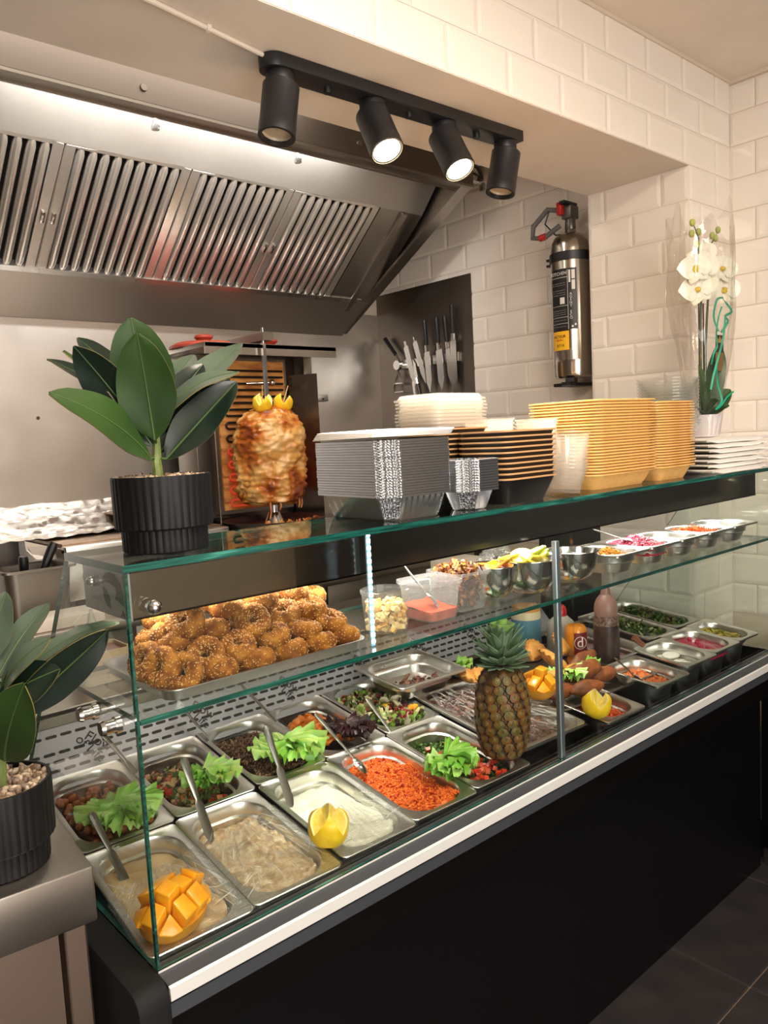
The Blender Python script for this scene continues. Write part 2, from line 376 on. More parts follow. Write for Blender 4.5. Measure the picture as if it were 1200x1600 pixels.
# right cheek with its slanted bottom flange
b = MB(); yz = [(1.10, 1.076), (1.10, 1.37), (YB-.008, 1.37), (YB-.008, .625)]
b.add([(x, y, z) for x in (HX1-.012, HX1) for y, z in yz], [(0, 1, 2, 3), (4, 7, 6, 5)]+[(j, (j+1) % 4, 4+(j+1) % 4, 4+j) for j in range(4)])
b.build('side_panel', STEEL_H, H, world=True, smooth=0)
slab(1.10, 1.076, YB-.01, .625, HX1-.055, HX1, .012).build('side_flange', STEEL_H, H, world=True, smooth=0)
for x, z in ((.62, 1.115), (1.38, 1.12), (1.9, 1.2)): MB().cyl((x, 1.09, z), (x, 1.096, z), .009, .011, 12).build('bolt', STEEL_D, H, world=True)
for x in (.70, 1.2):
    MB().cyl((x, 1.2, 1.068), (x, 1.2, 1.10), .008, .008, 12).cyl((x, 1.2, 1.055), (x, 1.2, 1.068), .012, .012, 6).build('nozzle', STEEL_B, H, world=True)
# pipes behind the hood, by the lintel
t = thing('gas_pipe', 'thin chrome pipe with a valve between the hood and the lintel', 'pipe', (2.0, 1.2, 1.1))
b = MB().tube([(XK-.02, 1.15, 1.12), (1.96, 1.15, 1.12)], .008).tube([(XK-.02, 1.15, 1.15), (1.96, 1.15, 1.15)], .008).tube([(2.06, 1.15, 1.09), (2.06, 1.15, 1.2)], .012)
b.build('pipe', STEEL_B, t, world=True)
MB().cbox((2.06, 1.14, 1.13), (.05, .035, .03)).build('valve', STEEL_B, t, world=True, bevel=.006)
MB().tube([(1.95, 1.14, 1.19), (2.0, 1.12, 1.16), (2.04, 1.13, 1.13)], .006).build('hose', BLACKPL, t, world=True)

# ------------------------------------------------------------------ spotlight bar under the lintel
T = thing('spotlight_bar', 'black four-lamp spotlight bar on the underside of the lintel', 'spotlight', (.95, .42, ZB))
x0, y0, x1, y1 = .585, .430, 1.325, .418
d = Vector((x1-x0, y1-y0, 0)).normalized(); n = Vector((-d.y, d.x, 0)); L = (Vector((x1, y1, 0))-Vector((x0, y0, 0))).length
poly = []
for k in range(13): a = PI/2+PI*k/12; poly.append((.032*math.cos(a), .032*math.sin(a)))
poly += [(L+.02, -.032), (L+.02, .032)]
BM = Matrix(((d.x, n.x, 0, x0), (d.y, n.y, 0, y0), (0, 0, 1, ZB), (0, 0, 0, 1)))
MB().prism(poly, -.028, -.0005, BM).build('bar', LAMPBLACK, T, world=True, bevel=.002)
def head(px, tgt, lit):
    c = BM @ Vector((px, 0, -.028))
    MB().cyl(c, c-Vector((0, 0, .030)), .030, .030, 24).build('swivel', LAMPBLACK, T, world=True, bevel=.003)
    d = Vector(tgt).normalized(); top = c-Vector((0, 0, .036)); q = d.to_track_quat('Z', 'Y').to_matrix().to_4x4(); M = Matrix.Translation(top-d*.012) @ q
    o = MB().lathe([(.001, 0), (.035, 0), (.0385, .003), (.0385, .085), (.0392, .086), (.0392, .112), (.036, .113), (.032, .112), (.031, .103), (.030, .09)], 28, M).build('lamp_head', LAMPBLACK, T, world=True)
    MB().lathe([(.031, .103), (.029, .098), (.001, .098)], 24, M).build('bulb', emit('lamp_glow', '#fff0d8', 40) if lit else plain('lamp_lens', '#b9a98f', .3), o, world=True)
    if lit:
        MB().lathe([(.0311, .104), (.0321, .111), (.036, .1135)], 24, M).build('reflector_ring', plain('pale_ring', '#e9dcc0', .3), o, world=True)
        l = bpy.data.lights.new('spot', 'SPOT'); l.energy = 75; l.color = (1, .90, .77); l.spot_size = R_(75); l.spot_blend = .6; l.shadow_soft_size = .025
        lo = bpy.data.objects.new('spot', l); COL.objects.link(lo); lo.matrix_world = Matrix.Translation(top+d*.112) @ d.to_track_quat('-Z', 'Y').to_matrix().to_4x4()
head(.012, (-.22, -.06, -1), False)
head(.262, (-.06, -.55, -1), True)
head(.492, (-.02, -.55, -1), True)
head(.722, (-.22, .05, -1), False)
for q in (.135, .375, .61): c = BM @ Vector((q, -.0, -.028)); MB().cyl(c, c-Vector((0, 0, .012)), .009, .009, 12).build('screw_cap', LAMPBLACK, T, world=True)

# ------------------------------------------------------------------ display counter
CX1 = 1.985
D = thing('display_counter', 'long glass food display counter with a black front and aluminium sill', 'display counter', (1, .3, FLOOR))
MB().box((-.02, .053, FLOOR), (CX1+.01, .075, -.60)).box((-.02, .075, FLOOR), (CX1+.01, .62, -1.15)).build('base_panel', BLACK, D, world=True, smooth=0)
# left end cap with rounded front
poly = [(.62, FLOOR), (.62, -.553), (-.012, -.553)]+[(-.012-.026*math.sin(a), -.579+.026*math.cos(a)) for a in [PI/2*k/6 for k in range(7)]]+[(-.038, FLOOR)]
b = MB(); nn = len(poly); v = [(x, y, z) for x in (-.045, 0) for y, z in poly]
b.add(v, [tuple(range(nn)), tuple(range(2*nn-1, nn-1, -1))]+[(j, nn+j, nn+(j+1) % nn, (j+1) % nn) for j in range(nn)])
b.build('end_cap', BLACKPOWDER, D, world=True, bevel=.004)
def strip(name, yz, mat, x0=0.0005, x1=CX1, **k):
    b = MB(); n = len(yz); b.add([(x, y, z) for x in (x0, x1) for y, z in yz], [tuple(range(n)), tuple(range(2*n-1, n-1, -1))]+[(j, n+j, n+(j+1) % n, (j+1) % n) for j in range(n)])
    return b.build(name, mat, D, world=True, smooth=0, **k)
strip('sill_top', [(.02, -.556), (.02, -.60), (-.028, -.60), (-.030, -.558), (-.002, -.556)], GREYBAND)
strip('sill_edge', [(-.002, -.5555), (.0015, -.5555), (.0015, -.553), (-.002, -.553)], ALU_W)
strip('sill_face', [(-.0300, -.5585), (-.0290, -.5775), (-.0355, -.5775), (-.0345, -.5600)], ALU_W)
strip('sill_groove', [(-.028, -.5777), (-.028, -.590), (-.0300, -.590), (-.0300, -.5777)], GREYBAND)
strip('sill_lower', [(.05, -.5815), (.05, -.602), (-.0335, -.602), (-.0335, -.5815)], GREYBAND)
# well: floor, back slope, worktop behind
MB().box((.0, .03, -.70), (CX1, .60, -.69)).box((0, .022, -.70), (CX1, .03, -.556)).box((CX1-.004, .03, -.70), (CX1, .6, -.555)).build('well', plain('well_dark_steel', '#1f1d1c', .3, metal=.7), D, world=True, smooth=0)
MB().box((.0, .60, -.70), (CX1, .606, -.535)).build('well_back', STEEL_D, D, world=True, smooth=0)
PA, PB = Vector((0, .566, -.505)), Vector((0, .655, -.408))
pd = (PB-PA); PLn = pd.length; pd.normalize(); pn = Vector((0, pd.z, -pd.y)); pn = -pn if pn.y > 0 else pn
PM = Matrix(((1, pd.x, pn.x, 0), (0, pd.y, pn.y, PA.y), (0, pd.z, pn.z, PA.z), (0, 0, 0, 1)))
b = MB(); b.box((.0, 0, -.004), (1.66, PLn, 0), PM); pp = b.build('perforated_panel', plain('pale_grey_enamel', '#94959b', .4, metal=.3), D, world=True, smooth=0)
b = MB()
SLOT = plain('slot_dark', '#0d0d0e', .7)
for r, vv in enumerate((.022, .040, .058, .076, .112)):
    x = .02+(.016 if r % 2 else 0)
    while x < 1.60:
        p = [(x+.0032*math.cos(a)+(.0165 if abs(a) <= PI/2 else 0), vv+.0032*math.sin(a)) for a in [-PI/2+PI*k/5 for k in range(6)]]+[(x-.0032*math.sin(a+PI/2-PI/2+0)*0+.0032*math.cos(a), vv+.0032*math.sin(a)) for a in [PI/2+PI*k/5 for k in range(6)]]
        b.prism(p, -.002, .0006, PM); x += .0295
tag(b.build('slots', SLOT, pp, world=True, smooth=0), kind='stuff')
def rot_text(s, x, y, ang, size):
    M = PM @ Matrix.Translation((x, y, .0012)) @ Matrix.Rotation(R_(ang), 4, 'Z')
    text('lettering', s, size, M, plain('black_print', '#141416', .6), pp)
for x in (.16, .40, .635, .87, 1.08, 1.3):
    rot_text('Flow', x+.012, .075, -48, .030); rot_text('of Life', x-.008, .065, -62, .028)
MB().box((.0, .655, -.405), (CX1, .675, -.395)).box((0, .652, -.408), (CX1, .66, -.376)).box((0, .652, -.388), (1.7, 1.0, -.376)).build('worktop', steel('worktop_steel', '#b5aea6', .3, (4, 160, 4), .04), D, world=True, smooth=0, bevel=.002)
MB().box((1.66, .60, -.52), (CX1, .62, -.20)).build('end_panel', BLACK, D, world=True, smooth=0)
# glass
pane('top_glass', (-.002, -.002, -.010), (.966, .208, 0.0), 2, D, clear=(3,))
pane('top_glass', (.968, -.002, -.010), (CX1, .208, 0.0), 2, D, clear=(5,))
pane('front_glass', (0, -.001, -.553), (.965, .006, -.0115), 1, D, clear=(3,))
pane('front_glass', (.9675, -.001, -.553), (CX1, .006, -.0115), 1, D, clear=(5,))
def side_glass(x0, x1):
    b = MB(); yz = [(.007, -.553), (.60, -.553), (.215, -.0115), (.007, -.0115)]
    b.add([(x, y, z) for x in (x0, x1) for y, z in yz], [(0, 1, 2, 3), (7, 6, 5, 4)]+[(j, 4+j, 4+(j+1) % 4, (j+1) % 4) for j in range(4)])
    b.m = [0, 0, 1, 1, 1, 1]; b.build('side_glass', [GLASS, GLASSEDGE], D, world=True, smooth=0)
side_glass(0, .007); side_glass(CX1-.007, CX1)
SHZ = -.208
pane('shelf_glass', (.009, .008, SHZ-.008), (CX1-.009, .31, SHZ), 2, D)
def clamp(p, ax):
    p = Vector(p); ax = Vector(ax)
    MB().cyl(p, p+ax*.007, .012, .012, 16).cyl(p+ax*.007, p+ax*.022, .0095, .0095, 16).cyl(p+ax*.022, p+ax*.027, .011, .009, 16).build('clamp', STEEL_B, D, world=True)
for y in (.055, .135): clamp((-.001, y, SHZ-.014), (-1, 0, 0)); clamp((CX1-.008, y, SHZ-.014), (-1, 0, 0))
MB().cyl((.031, -.001, -.058), (.031, -.008, -.058), .007, .007, 16).ball((.031, -.013, -.058), .0105).build('glass_knob', STEEL_B, D, world=True)
MB().cyl((1.96, -.001, -.042), (1.96, -.012, -.042), .009, .009, 16).build('glass_knob', STEEL_B, D, world=True)
# lamp canopy below the top glass
cy0, cy1, cz0, cz1 = .055, .205, -.086, -.012
b = MB(); b.box((.03, cy0, cz0), (CX1-.01, cy0+.003, cz1)).box((.03, cy0, cz1-.003), (CX1-.01, cy1, cz1)).box((.03, cy1-.003, cz0+.02), (CX1-.01, cy1, cz1)).box((.03, cy0, cz0), (CX1-.01, cy0+.014, cz0+.003))
cn = b.build('lamp_canopy', steel('canopy_steel', '#8f8982', .13, (160, 4, 4), .02, .06), D, world=True, smooth=0)
MB().box((.026, cy0, cz0), (.03, cy1+.01, cz1)).build('canopy_end', plain('grey_end_plate', '#8f9091', .4, metal=.4), cn, world=True, smooth=0)
# black bird-like emblem on the canopy end
def emblem(pts):
    b = MB(); n = len(pts); b.add([(x, .055+(1-u)*.15, -.086+v*.072) for x in (.0258, .0252) for u, v in pts], [tuple(range(n)), tuple(range(2*n-1, n-1, -1))]+[(j, n+j, n+(j+1) % n, (j+1) % n) for j in range(n)])
    b.build('emblem', plain('emblem_black', '#1d1a18', .5), cn, world=True, smooth=0)
emblem([(.40, .60), (.44, .74), (.52, .84), (.63, .88), (.74, .84), (.84, .70), (.90, .48), (.92, .25), (.84, .28), (.77, .33), (.70, .36), (.75, .50), (.72, .60), (.62, .64), (.52, .66)])
emblem([(.42, .55), (.50, .50), (.57, .36), (.58, .12), (.50, .17), (.44, .32)])
emblem([(.80, .02), (.86, .18), (.91, .01), (.86, .07)])
MB().cyl((.02, .158, -.04), (.026, .158, -.04), .008, .008, 16).ball((.016, .158, -.04), .008).build('end_knob', STEEL_B, cn, world=True)
MB().box((.035, .118, -.0835), (CX1-.02, .132, -.080)).build('led_tube', emit('canopy_led', '#ffe6c4', 6), cn, world=True, smooth=0)
MB().box((.034, .10, -.080), (CX1-.02, .15, -.0752)).build('led_housing', ALU_W, cn, world=True, smooth=0)
# upright between the two panes, glowing strip standing in for a reflected LED tape
MB().box((.921, .009, -.556), (.935, .021, -.0875)).build('post', ALU, D, world=True, smooth=0, bevel=.0015, bseg=1)
led = MB().box((.4365, .0385, SHZ), (.4455, .0415, -.0125)).build('led_reflection', plain('led_reflection_base', '#8fb4c9', .4), D, world=True, smooth=0)
b = MB()
for k in range(17): b.cbox((.441, .0375, SHZ+.008+k*.0115), (.006, .002, .0055))
tag(b.build('reflected_dots', emit('reflected_led', '#cfeaff', 18), led, world=True, smooth=0), kind='stuff')
# ------------------------------------------------------------------ gastronorm pans
def pan_mb(w, d, h, r=.050, fl=.012, n=8, lip=.006):
    b = MB(); q = []
    q.append(rrect(w-.001, d-.001, .011, -lip, n)); q.append(rrect(w, d, .012, -.001, n)); q.append(rrect(w-.003, d-.003, .011, 0, n))
    q.append(rrect(w-.007, d-.007, .010, -.0012, n)); q.append(rrect(w-2*fl, d-2*fl, r, -.0022, n)); q.append(rrect(w-2*fl-.005, d-2*fl-.005, r-.002, -.0065, n))
    q.append(rrect(w-2*fl-.008, d-2*fl-.008, r-.003, -.024, n)); q.append(rrect(w-2*fl-.018, d-2*fl-.018, r-.006, -.027, n))
    q.append(rrect(w-2*fl-.026, d-2*fl-.026, r-.010, -h+.012, n)); q.append(rrect(w-2*fl-.034, d-2*fl-.034, r-.014, -h+.003, n)); q.append(rrect(w-2*fl-.05, d-2*fl-.05, r-.02, -h, n))
    b.loft(q, cap1=True); return b
PANMESH = {}
def pan(name, label, fl, w, d, h, yaw=-2, tilt=7, group=None, mat=None, r=.050):
    """fl = front-left corner of the rim; returns (object, matrix at the rim centre)"""
    key = (w, d, h, mat.name if mat else '')
    if key not in PANMESH: PANMESH[key] = pan_mb(w, d, h, r).mesh(name, mat or STEEL_P, 40, recalc=False)
    M = Matrix.Translation(fl) @ Euler((R_(tilt), 0, R_(yaw)), 'XYZ').to_matrix().to_4x4() @ Matrix.Translation((w/2, d/2, 0))
    o = link(name, PANMESH[key], None, M); tag(o, label, 'food pan', group); return o, M

def N3(x, y, z=0., s=1.): return noise.noise(Vector((x*s, y*s, z*s)))
def fill_fn(w, d, level, hf, r=.06):
    """food surface inside a pan opening: squarish patch, corners rounded, heights hf(x, y)"""
    q_ = .0165 if level > -.025 else .028
    a, c = w/2-q_, d/2-q_
    def fn(i, j):
        u, v = 2*i-1, 2*j-1; k = 1-.17*(abs(u*v))**2.6
        x, y = a*u*k, c*v*k
        e = max(abs(u), abs(v)); z = level+hf(x, y)
        if e > .93: z -= .012*(e-.93)/.07
        return (x, y, z)
    return fn
def food(name, label, M, mb, mats, kind='stuff', cat='food', smooth=60, group=None):
    if any(M is q for q in FM_+BM_): mb.v = [(x, y, z-.10*y-(.006 if any(M is q for q in FM_) else -.004)) for x, y, z in mb.v]      # a level surface in a tilted pan
    me = mb.mesh(name, mats, smooth, recalc=False); o = link(name, me, None, M); tag(o, label, cat, group, kind); return o
def chunk(b, c, r, mi=0, seed=0, sq=(1, 1, 1), nu=7, nv=5, jit=.5):
    M = Matrix.Translation(c) @ Euler((seed*1.3, seed*2.1, seed*.7)).to_matrix().to_4x4()
    b.ball((0, 0, 0), r, M, mi, nu, nv, sq, jit, seed)
def cubelet(b, c, s, mi, seed, sq=(1, 1, 1)):
    b.cbox((0, 0, 0), (s*sq[0], s*sq[1], s*sq[2]), Matrix.Translation(c) @ Euler((seed*1.3, seed*2.1, seed*.7)).to_matrix().to_4x4(), mi)
def ribbon(b, c, L, wd, mi, seed, curl=1.):
    """thin curled shred"""
    M = Matrix.Translation(c) @ Euler((seed*.3, seed*.45, seed*2.3)).to_matrix().to_4x4()
    n = 4; v = []
    for i in range(n+1):
        t = i/n-.5; zz = curl*L*.25*math.sin(t*5+seed)
        for s in (-1, 1): v.append((L*t, s*wd/2*(1-.8*abs(t)), zz+.15*wd*s*math.sin(seed*3)))
    b.add(v, [(2*i, 2*i+1, 2*i+3, 2*i+2) for i in range(n)], M, mi)
def inpan(w, d, inset=.03):
    return random.uniform(-w/2+inset, w/2-inset), random.uniform(-d/2+inset, d/2-inset)

LETT = [mottled('lettuce_green', [(.25, '#5c9a2c'), (.5, '#86bf48'), (.75, '#bfe07e')], 22, .38, .3, bscale=90, dist=.001, sub=.35), mottled('lettuce_light', [(.3, '#8fc64c'), (.7, '#cbe592')], 25, .4, .3, bscale=90, dist=.001, sub=.35)]
def lettuce(name, label, M, R=.05, leaves=5, seed=1, mats=LETT, spread=(1.0, .7), lift=.2):
    """overlapping frilled leaves, fan-shaped, their edges rippled"""
    b = MB(); rnd = random.Random(seed); nr, na = 8, 60
    for q in range(leaves+2):
        a0 = 2*PI*q/(leaves+2)+rnd.uniform(-.4, .4); rr = R*rnd.uniform(.75, 1.05); ph = rnd.uniform(0, 6); mi = rnd.randrange(len(mats)); v = []
        bx, by = spread[0]*R*.28*math.cos(a0+PI*.9), spread[1]*R*.28*math.sin(a0+PI*.9); wide = rnd.uniform(1.0, 1.35); up = rnd.uniform(.05, .45)
        for i in range(nr+1):
            t = i/nr
            for j in range(na+1):
                u = 2*j/na-1; a = u*wide; e = t**2.2
                rip = e*(.10*math.sin(u*15+ph)+.07*math.sin(u*27+2*ph)+.05*math.sin(u*41+ph))
                x = rr*t*math.cos(a)*(1+.05*math.sin(u*13+ph)*e)*1.15; y = rr*t*math.sin(a)*1.0
                z = rr*(up*t*(1.15-.75*t)+rip+.08*(abs(u)**1.5)*t+.16*noise.noise(Vector((x*38, y*38, seed+q*3))))
                v.append((x, y, z))
        w = na+1; f = [(i*w+j, i*w+j+1, (i+1)*w+j+1, (i+1)*w+j) for i in range(nr) for j in range(na)]
        b.add(v, f, Matrix.Translation((bx, by, .004+.0045*q)) @ Matrix.Rotation(a0, 4, 'Z') @ Matrix.Diagonal((spread[0], max(.7, spread[1]), 1, 1)), mi)
    o = link(name, b.mesh(name, mats, 75, recalc=False), None, M); tag(o, label, 'lettuce'); return o

def cutlery(name, label, p0, p1, kind='knife', head=None, roll=0.):
    """handle end p0 (up), working end p1 (in the food)"""
    p0, p1 = Vector(p0), Vector(p1); ax = (p1-p0); L = ax.length; z = ax.normalized()
    y = Vector((0, 0, 1)).cross(z); y.normalize(); x = y.cross(z)
    if roll: q = Matrix.Rotation(R_(roll), 3, z); x = q @ x; y = q @ y
    M = Matrix(((x.x, y.x, z.x, p0.x), (x.y, y.y, z.y, p0.y), (x.z, y.z, z.z, p0.z), (0, 0, 0, 1)))
    M[0][3], M[1][3], M[2][3] = p0
    b = MB(); rings = []
    prof = {'knife': [(0, .004, .002), (.006, .0085, .003), (.2, .0075, .003), (.45, .0055, .003), (.5, .004, .0025), (.56, .009, .0012), (.9, .0095, .001), (.98, .006, .0008), (1, .002, .0006)],
            'spoon': [(0, .004, .0015), (.006, .007, .002), (.25, .0055, .002), (.6, .0035, .002), (.68, .004, .0018)]}[kind]
    for t, wy, tx in prof:
        zz = t*L if t != .006 else .006
        rings.append([(tx*math.cos(a), wy*math.sin(a), zz) for a in [2*PI*k/10 for k in range(10)]])
    b.loft(rings, cap0=True, cap1=True)
    root = thing(name, label, 'spoon' if kind == 'spoon' else 'knife', M)
    b.build('handle', STEEL_K, root)
    if kind == 'spoon':
        hb = MB(); hr = head or .017; v = []; f = []; nu, nv = 16, 5
        for i in range(nv+1):
            t = i/nv
            for j in range(nu):
                a = 2*PI*j/nu; v.append((-.35*hr*(1-t*t), hr*t*math.sin(a)*.78, .66*L+hr*1.25-hr*1.25*t*math.cos(a)))
        for i in range(nv):
            for j in range(nu): k = (j+1) % nu; f.append((i*nu+j, i*nu+k, (i+1)*nu+k, (i+1)*nu+j))
        hb.add(v, f).build('bowl', STEEL_B, root, recalc=False)
    return root

PW, PD, PH = .1675, .285, .075
def zpl(y): return -.553+math.tan(R_(7))*(y-.03)
front = [(.003, .030), (.172, .030), (.350, .036), (.519, .040), (.690, .044)]
back = [(.020, .317), (.190, .317), (.364, .320), (.533, .323), (.708, .325)]
FRL = ['pan of pale hummus under cling film, nearest the glass corner', 'pan of coarse beige spread with cling film, right of the cut mango', 'pan of white yogurt dip behind the lemon flower', 'pan of orange couscous beside the white dip', 'deep pan of green herb salad left of the pineapple']
BKL = ['pan of red chickpea stew behind the first hummus pan', 'pan of mixed vegetable salad behind the coarse beige spread', 'pan of brown lentils behind the white dip', 'pan of orange sweet potato behind the couscous', 'pan of leafy salad with pomegranate behind the herb salad']
FM_, BM_ = [], []
for i, (x, y) in enumerate(front): FM_.append(pan('food_pan', FRL[i], (x, y, zpl(y)), PW, PD, PH, group='sunken food pans')[1])
for i, (x, y) in enumerate(back): BM_.append(pan('food_pan', BKL[i], (x, y, zpl(y)), PW, .272, PH, group='sunken food pans')[1])
_, MEATM = pan('food_pan', 'wide tray of shredded meat under shiny cling film behind the pineapple', (.858, .075, zpl(.075)+.012), .235, .36, .05, yaw=-3)
_, RPM = pan('food_pan', 'nearly empty raised steel pan with a little cooked meat at the bottom', (.812, .385, -.455), .225, .19, .050, yaw=-2, tilt=5)
S6 = (.158, .172)
def rz(y, k): return -.553+math.tan(R_(5))*(y-.03)+k
_, O2M = pan('food_pan', 'small pan of chunky red stew behind the lemon wedge crown', (1.128, .028, -.540), *S6, .09, tilt=6)
_, ORM = pan('food_pan', 'small raised pan of orange spread with a spoon handle leaning in', (1.365, .036, -.517), *S6, .10, tilt=6)
_, WHM = pan('food_pan', 'small raised pan of white dip with a brown-handled spoon', (1.527, .040, -.503), *S6, .11, tilt=6)
_, PKM = pan('food_pan', 'small pan of bright pink beetroot dip', (1.684, .046, -.503), *S6, .11, tilt=6)
_, YEM = pan('food_pan', 'small pan of yellow pickled peppers at the far right', (1.842, .048, -.503), (.13), S6[1], .11, tilt=6)
_, R1M = pan('food_pan', 'pan of dark red sauce behind the brown squeeze bottle', (1.50, .23, -.512), .165, .27, .09, tilt=6)
_, G2M = pan('food_pan', 'pan of chopped green herbs behind the white dip', (1.675, .232, -.493), .155, .27, .09, tilt=6)
_, G1M = pan('food_pan', 'pan of mixed greens nearest the tiled pillar', (1.833, .238, -.490), .145, .28, .09, tilt=6)

# --- hummus, spreads, dips
HUM = mottled('hummus', [(.3, '#b9986c'), (.7, '#d2b48a')], 18, .5, .15, bscale=60, dist=.002, sub=.05)
SPR = mottled('coarse_spread', [(.3, '#a8845c'), (.5, '#c8a982'), (.7, '#dcc6a4')], 60, .6, .5, bscale=140, dist=.002)
YOG = mottled('yogurt_dip', [(.3, '#d9d3c3'), (.7, '#ece8da')], 25, .45, .25, bscale=80, dist=.002)
def swirl(amp, ang, fr, seed):
    ca, sa = math.cos(ang), math.sin(ang)
    def h(x, y):
        t = x*ca+y*sa; s = -x*sa+y*ca; k = t*fr+2.2*N3(s*9, t*9, seed)
        return amp*(abs(math.sin(k))**.6-.5)+amp*.5*N3(x*30, y*30, seed)
    return h
b = MB().grid(fill_fn(PW, PD, -.016, swirl(.017, 1.1, 48, 1)), 44, 66); food('hummus', 'smooth beige hummus swirled in the first front pan', FM_[0], b, HUM)
b = MB().grid(fill_fn(PW, PD, -.014, lambda x, y: .007*N3(x*28, y*28, 3)+.005*N3(x*90, y*90, 5)+.003*N3(x*220, y*220, 1)), 60, 90); food('bean_spread', 'coarse beige bean spread in the second front pan', FM_[1], b, SPR)
b = MB().grid(fill_fn(PW, PD, -.014, swirl(.012, .7, 50, 9)), 44, 66); food('yogurt_dip', 'thick white yogurt dip behind the lemon flower', FM_[2], b, YOG)
# --- couscous
COUS = mottled('couscous', [(.25, '#b8430a'), (.5, '#e0661a'), (.75, '#f08a35')], 120, .55, .3, bscale=300, dist=.001)
CRED = plain('red_pepper_bit', '#a3240d', .45)
hc = lambda x, y: .010*N3(x*16, y*16, 2)+.006*N3(x*45, y*45, 8)
b = MB().grid(fill_fn(PW, PD, -.013, hc), 40, 60)
for q in range(2600):
    x, y = inpan(PW, PD, .026); chunk(b, (x, y, -.012+hc(x, y)+random.uniform(-.001, .003)), random.uniform(.0016, .0034), 0, q, nu=5, nv=3)
for q in range(45): x, y = inpan(PW, PD); chunk(b, (x, y, -.009+hc(x, y)), random.uniform(.003, .005), 1, q, (1.6, .8, .5), 6, 4)
food('couscous', 'orange couscous with red pepper bits in a front pan', FM_[3], b, [COUS, CRED])
# --- herb salad with tomato
GRN = [plain('herb_dark', '#20350f', .5), plain('herb_mid', '#3d5a1c', .5), plain('herb_light', '#5f7a2e', .5)]; TOM = plain('tomato_dice', '#d2401f', .25, coat=.4); TOM2 = plain('tomato_pale', '#e0694a', .25, coat=.4)
b = MB().grid(fill_fn(PW, PD, -.034, lambda x, y: .008*N3(x*20, y*20, 4)), 16, 24)
for q in range(1300): x, y = inpan(PW, PD, .028); ribbon(b, (x, y, -.030+.008*N3(x*20, y*20, 4)+random.uniform(0, .006)), random.uniform(.006, .013), .005, random.randrange(3), q)
for q in range(90):
    a = random.gauss(0, .025), random.gauss(-.03, .045); x, y = max(-.05, min(.05, a[0])), max(-.11, min(.09, a[1]))
    cubelet(b, (x, y, -.023+random.uniform(0, .008)), random.uniform(.007, .011), random.choice((3, 3, 4)), q)
food('herb_salad', 'chopped green herb salad with diced tomato left of the pineapple', FM_[4], b, GRN+[TOM, TOM2])
# --- chickpea stew
STEW = mottled('red_stew', [(.3, '#3a0d05'), (.6, '#6b1c0a'), (.8, '#8a2d10')], 30, .2, .3, coat=.4); CHICK = mottled('chickpea', [(.3, '#8a3f12'), (.7, '#b8682a')], 60, .25, coat=.5)
b = MB().grid(fill_fn(PW, .272, -.030, lambda x, y: .004*N3(x*40, y*40, 7)), 30, 44)
for q in range(85): x, y = inpan(PW, .272, .03); b.ball((x, y, -.028+random.uniform(-.002, .004)), random.uniform(.0065, .0085), None, 1, 9, 6, (1, 1, .95), .25, q)
food('chickpea_stew', 'chickpeas in dark red tomato stew at the back left', BM_[0], b, [STEW, CHICK])
# --- mixed vegetable salad
VEG = [plain('veg_cream', '#c9a878', .4, coat=.3), plain('veg_red', '#b3311c', .3, coat=.4), plain('veg_green', '#4a5a20', .4), plain('veg_orange', '#c06a22', .35, coat=.3), plain('veg_dark', '#4a2414', .4), plain('veg_pink', '#a85a4a', .35)]
b = MB().grid(fill_fn(PW, .272, -.038, lambda x, y: .006*N3(x*20, y*20, 2)), 16, 24, mi=4)
for q in range(300):
    x, y = random.uniform(-.055, .04), random.gauss(-.01, .05); y = max(-.105, min(.085, y)); hgt = .022*math.exp(-((x+.01)**2+(y+.0)**2)/.003)
    (chunk if q % 2 else cubelet)(b, (x, y, -.034+hgt+random.uniform(0, .006)), random.uniform(.004, .0075) if q % 2 else random.uniform(.008, .013), random.choice((0, 0, 0, 1, 2, 2, 3, 4, 5)), q)
for q in range(260): x, y = random.uniform(-.055, .045), random.uniform(-.1, .07); ribbon(b, (x, y, -.026+random.uniform(0, .012)), .010, .005, 2, q)
food('vegetable_salad', 'salad of diced aubergine, pepper and herbs in the second back pan', BM_[1], b, VEG)
# --- lentils
LEN = mottled('lentil_brown', [(.3, '#3a2415'), (.6, '#6e4a30'), (.8, '#94704e')], 160, .4); LEN2 = plain('lentil_pale', '#8d6a4a', .4); LEN3 = plain('lentil_dark', '#38200f', .4)
hl = lambda x, y: .012*math.exp(-(x*x+(y-.01)**2)/.006)+.004*N3(x*40, y*40, 3)
b = MB().grid(fill_fn(PW, .272, -.026, hl), 24, 36, mi=2)
for q in range(2100):
    x, y = inpan(PW, .272, .028); b.ball((0, 0, 0), random.uniform(.0026, .0037), Matrix.Translation((x, y, -.0245+hl(x, y)+random.uniform(-.001, .003))) @ Euler((q, q*2, 0)).to_matrix().to_4x4(), random.choice((0, 0, 1, 2)), 6, 4, (1, 1, .55))
food('lentil_salad', 'cooked brown lentils heaped in the third back pan', BM_[2], b, [LEN, LEN2, LEN3])
# --- sweet potato
SWP = mottled('sweet_potato', [(.3, '#b8560c'), (.6, '#e3832a'), (.8, '#f0a24a')], 60, .4, .3, coat=.2); SWD = plain('dark_leaf_bit', '#2a1512', .5)
b = MB().grid(fill_fn(PW, .272, -.048, lambda x, y: 0), 10, 14, mi=1)
for q in range(80): x, y = random.uniform(-.052, .04), random.uniform(-.07, .07); chunk(b, (x, y, -.034+.018*math.exp(-(x+.01)**2/.002)+random.uniform(0, .007)), random.uniform(.009, .015), 0, q, (1.2, 1, .7), 8, 6, .6)
food('sweet_potato', 'roasted orange sweet potato pieces in the fourth back pan', BM_[3], b, [SWP, SWD])
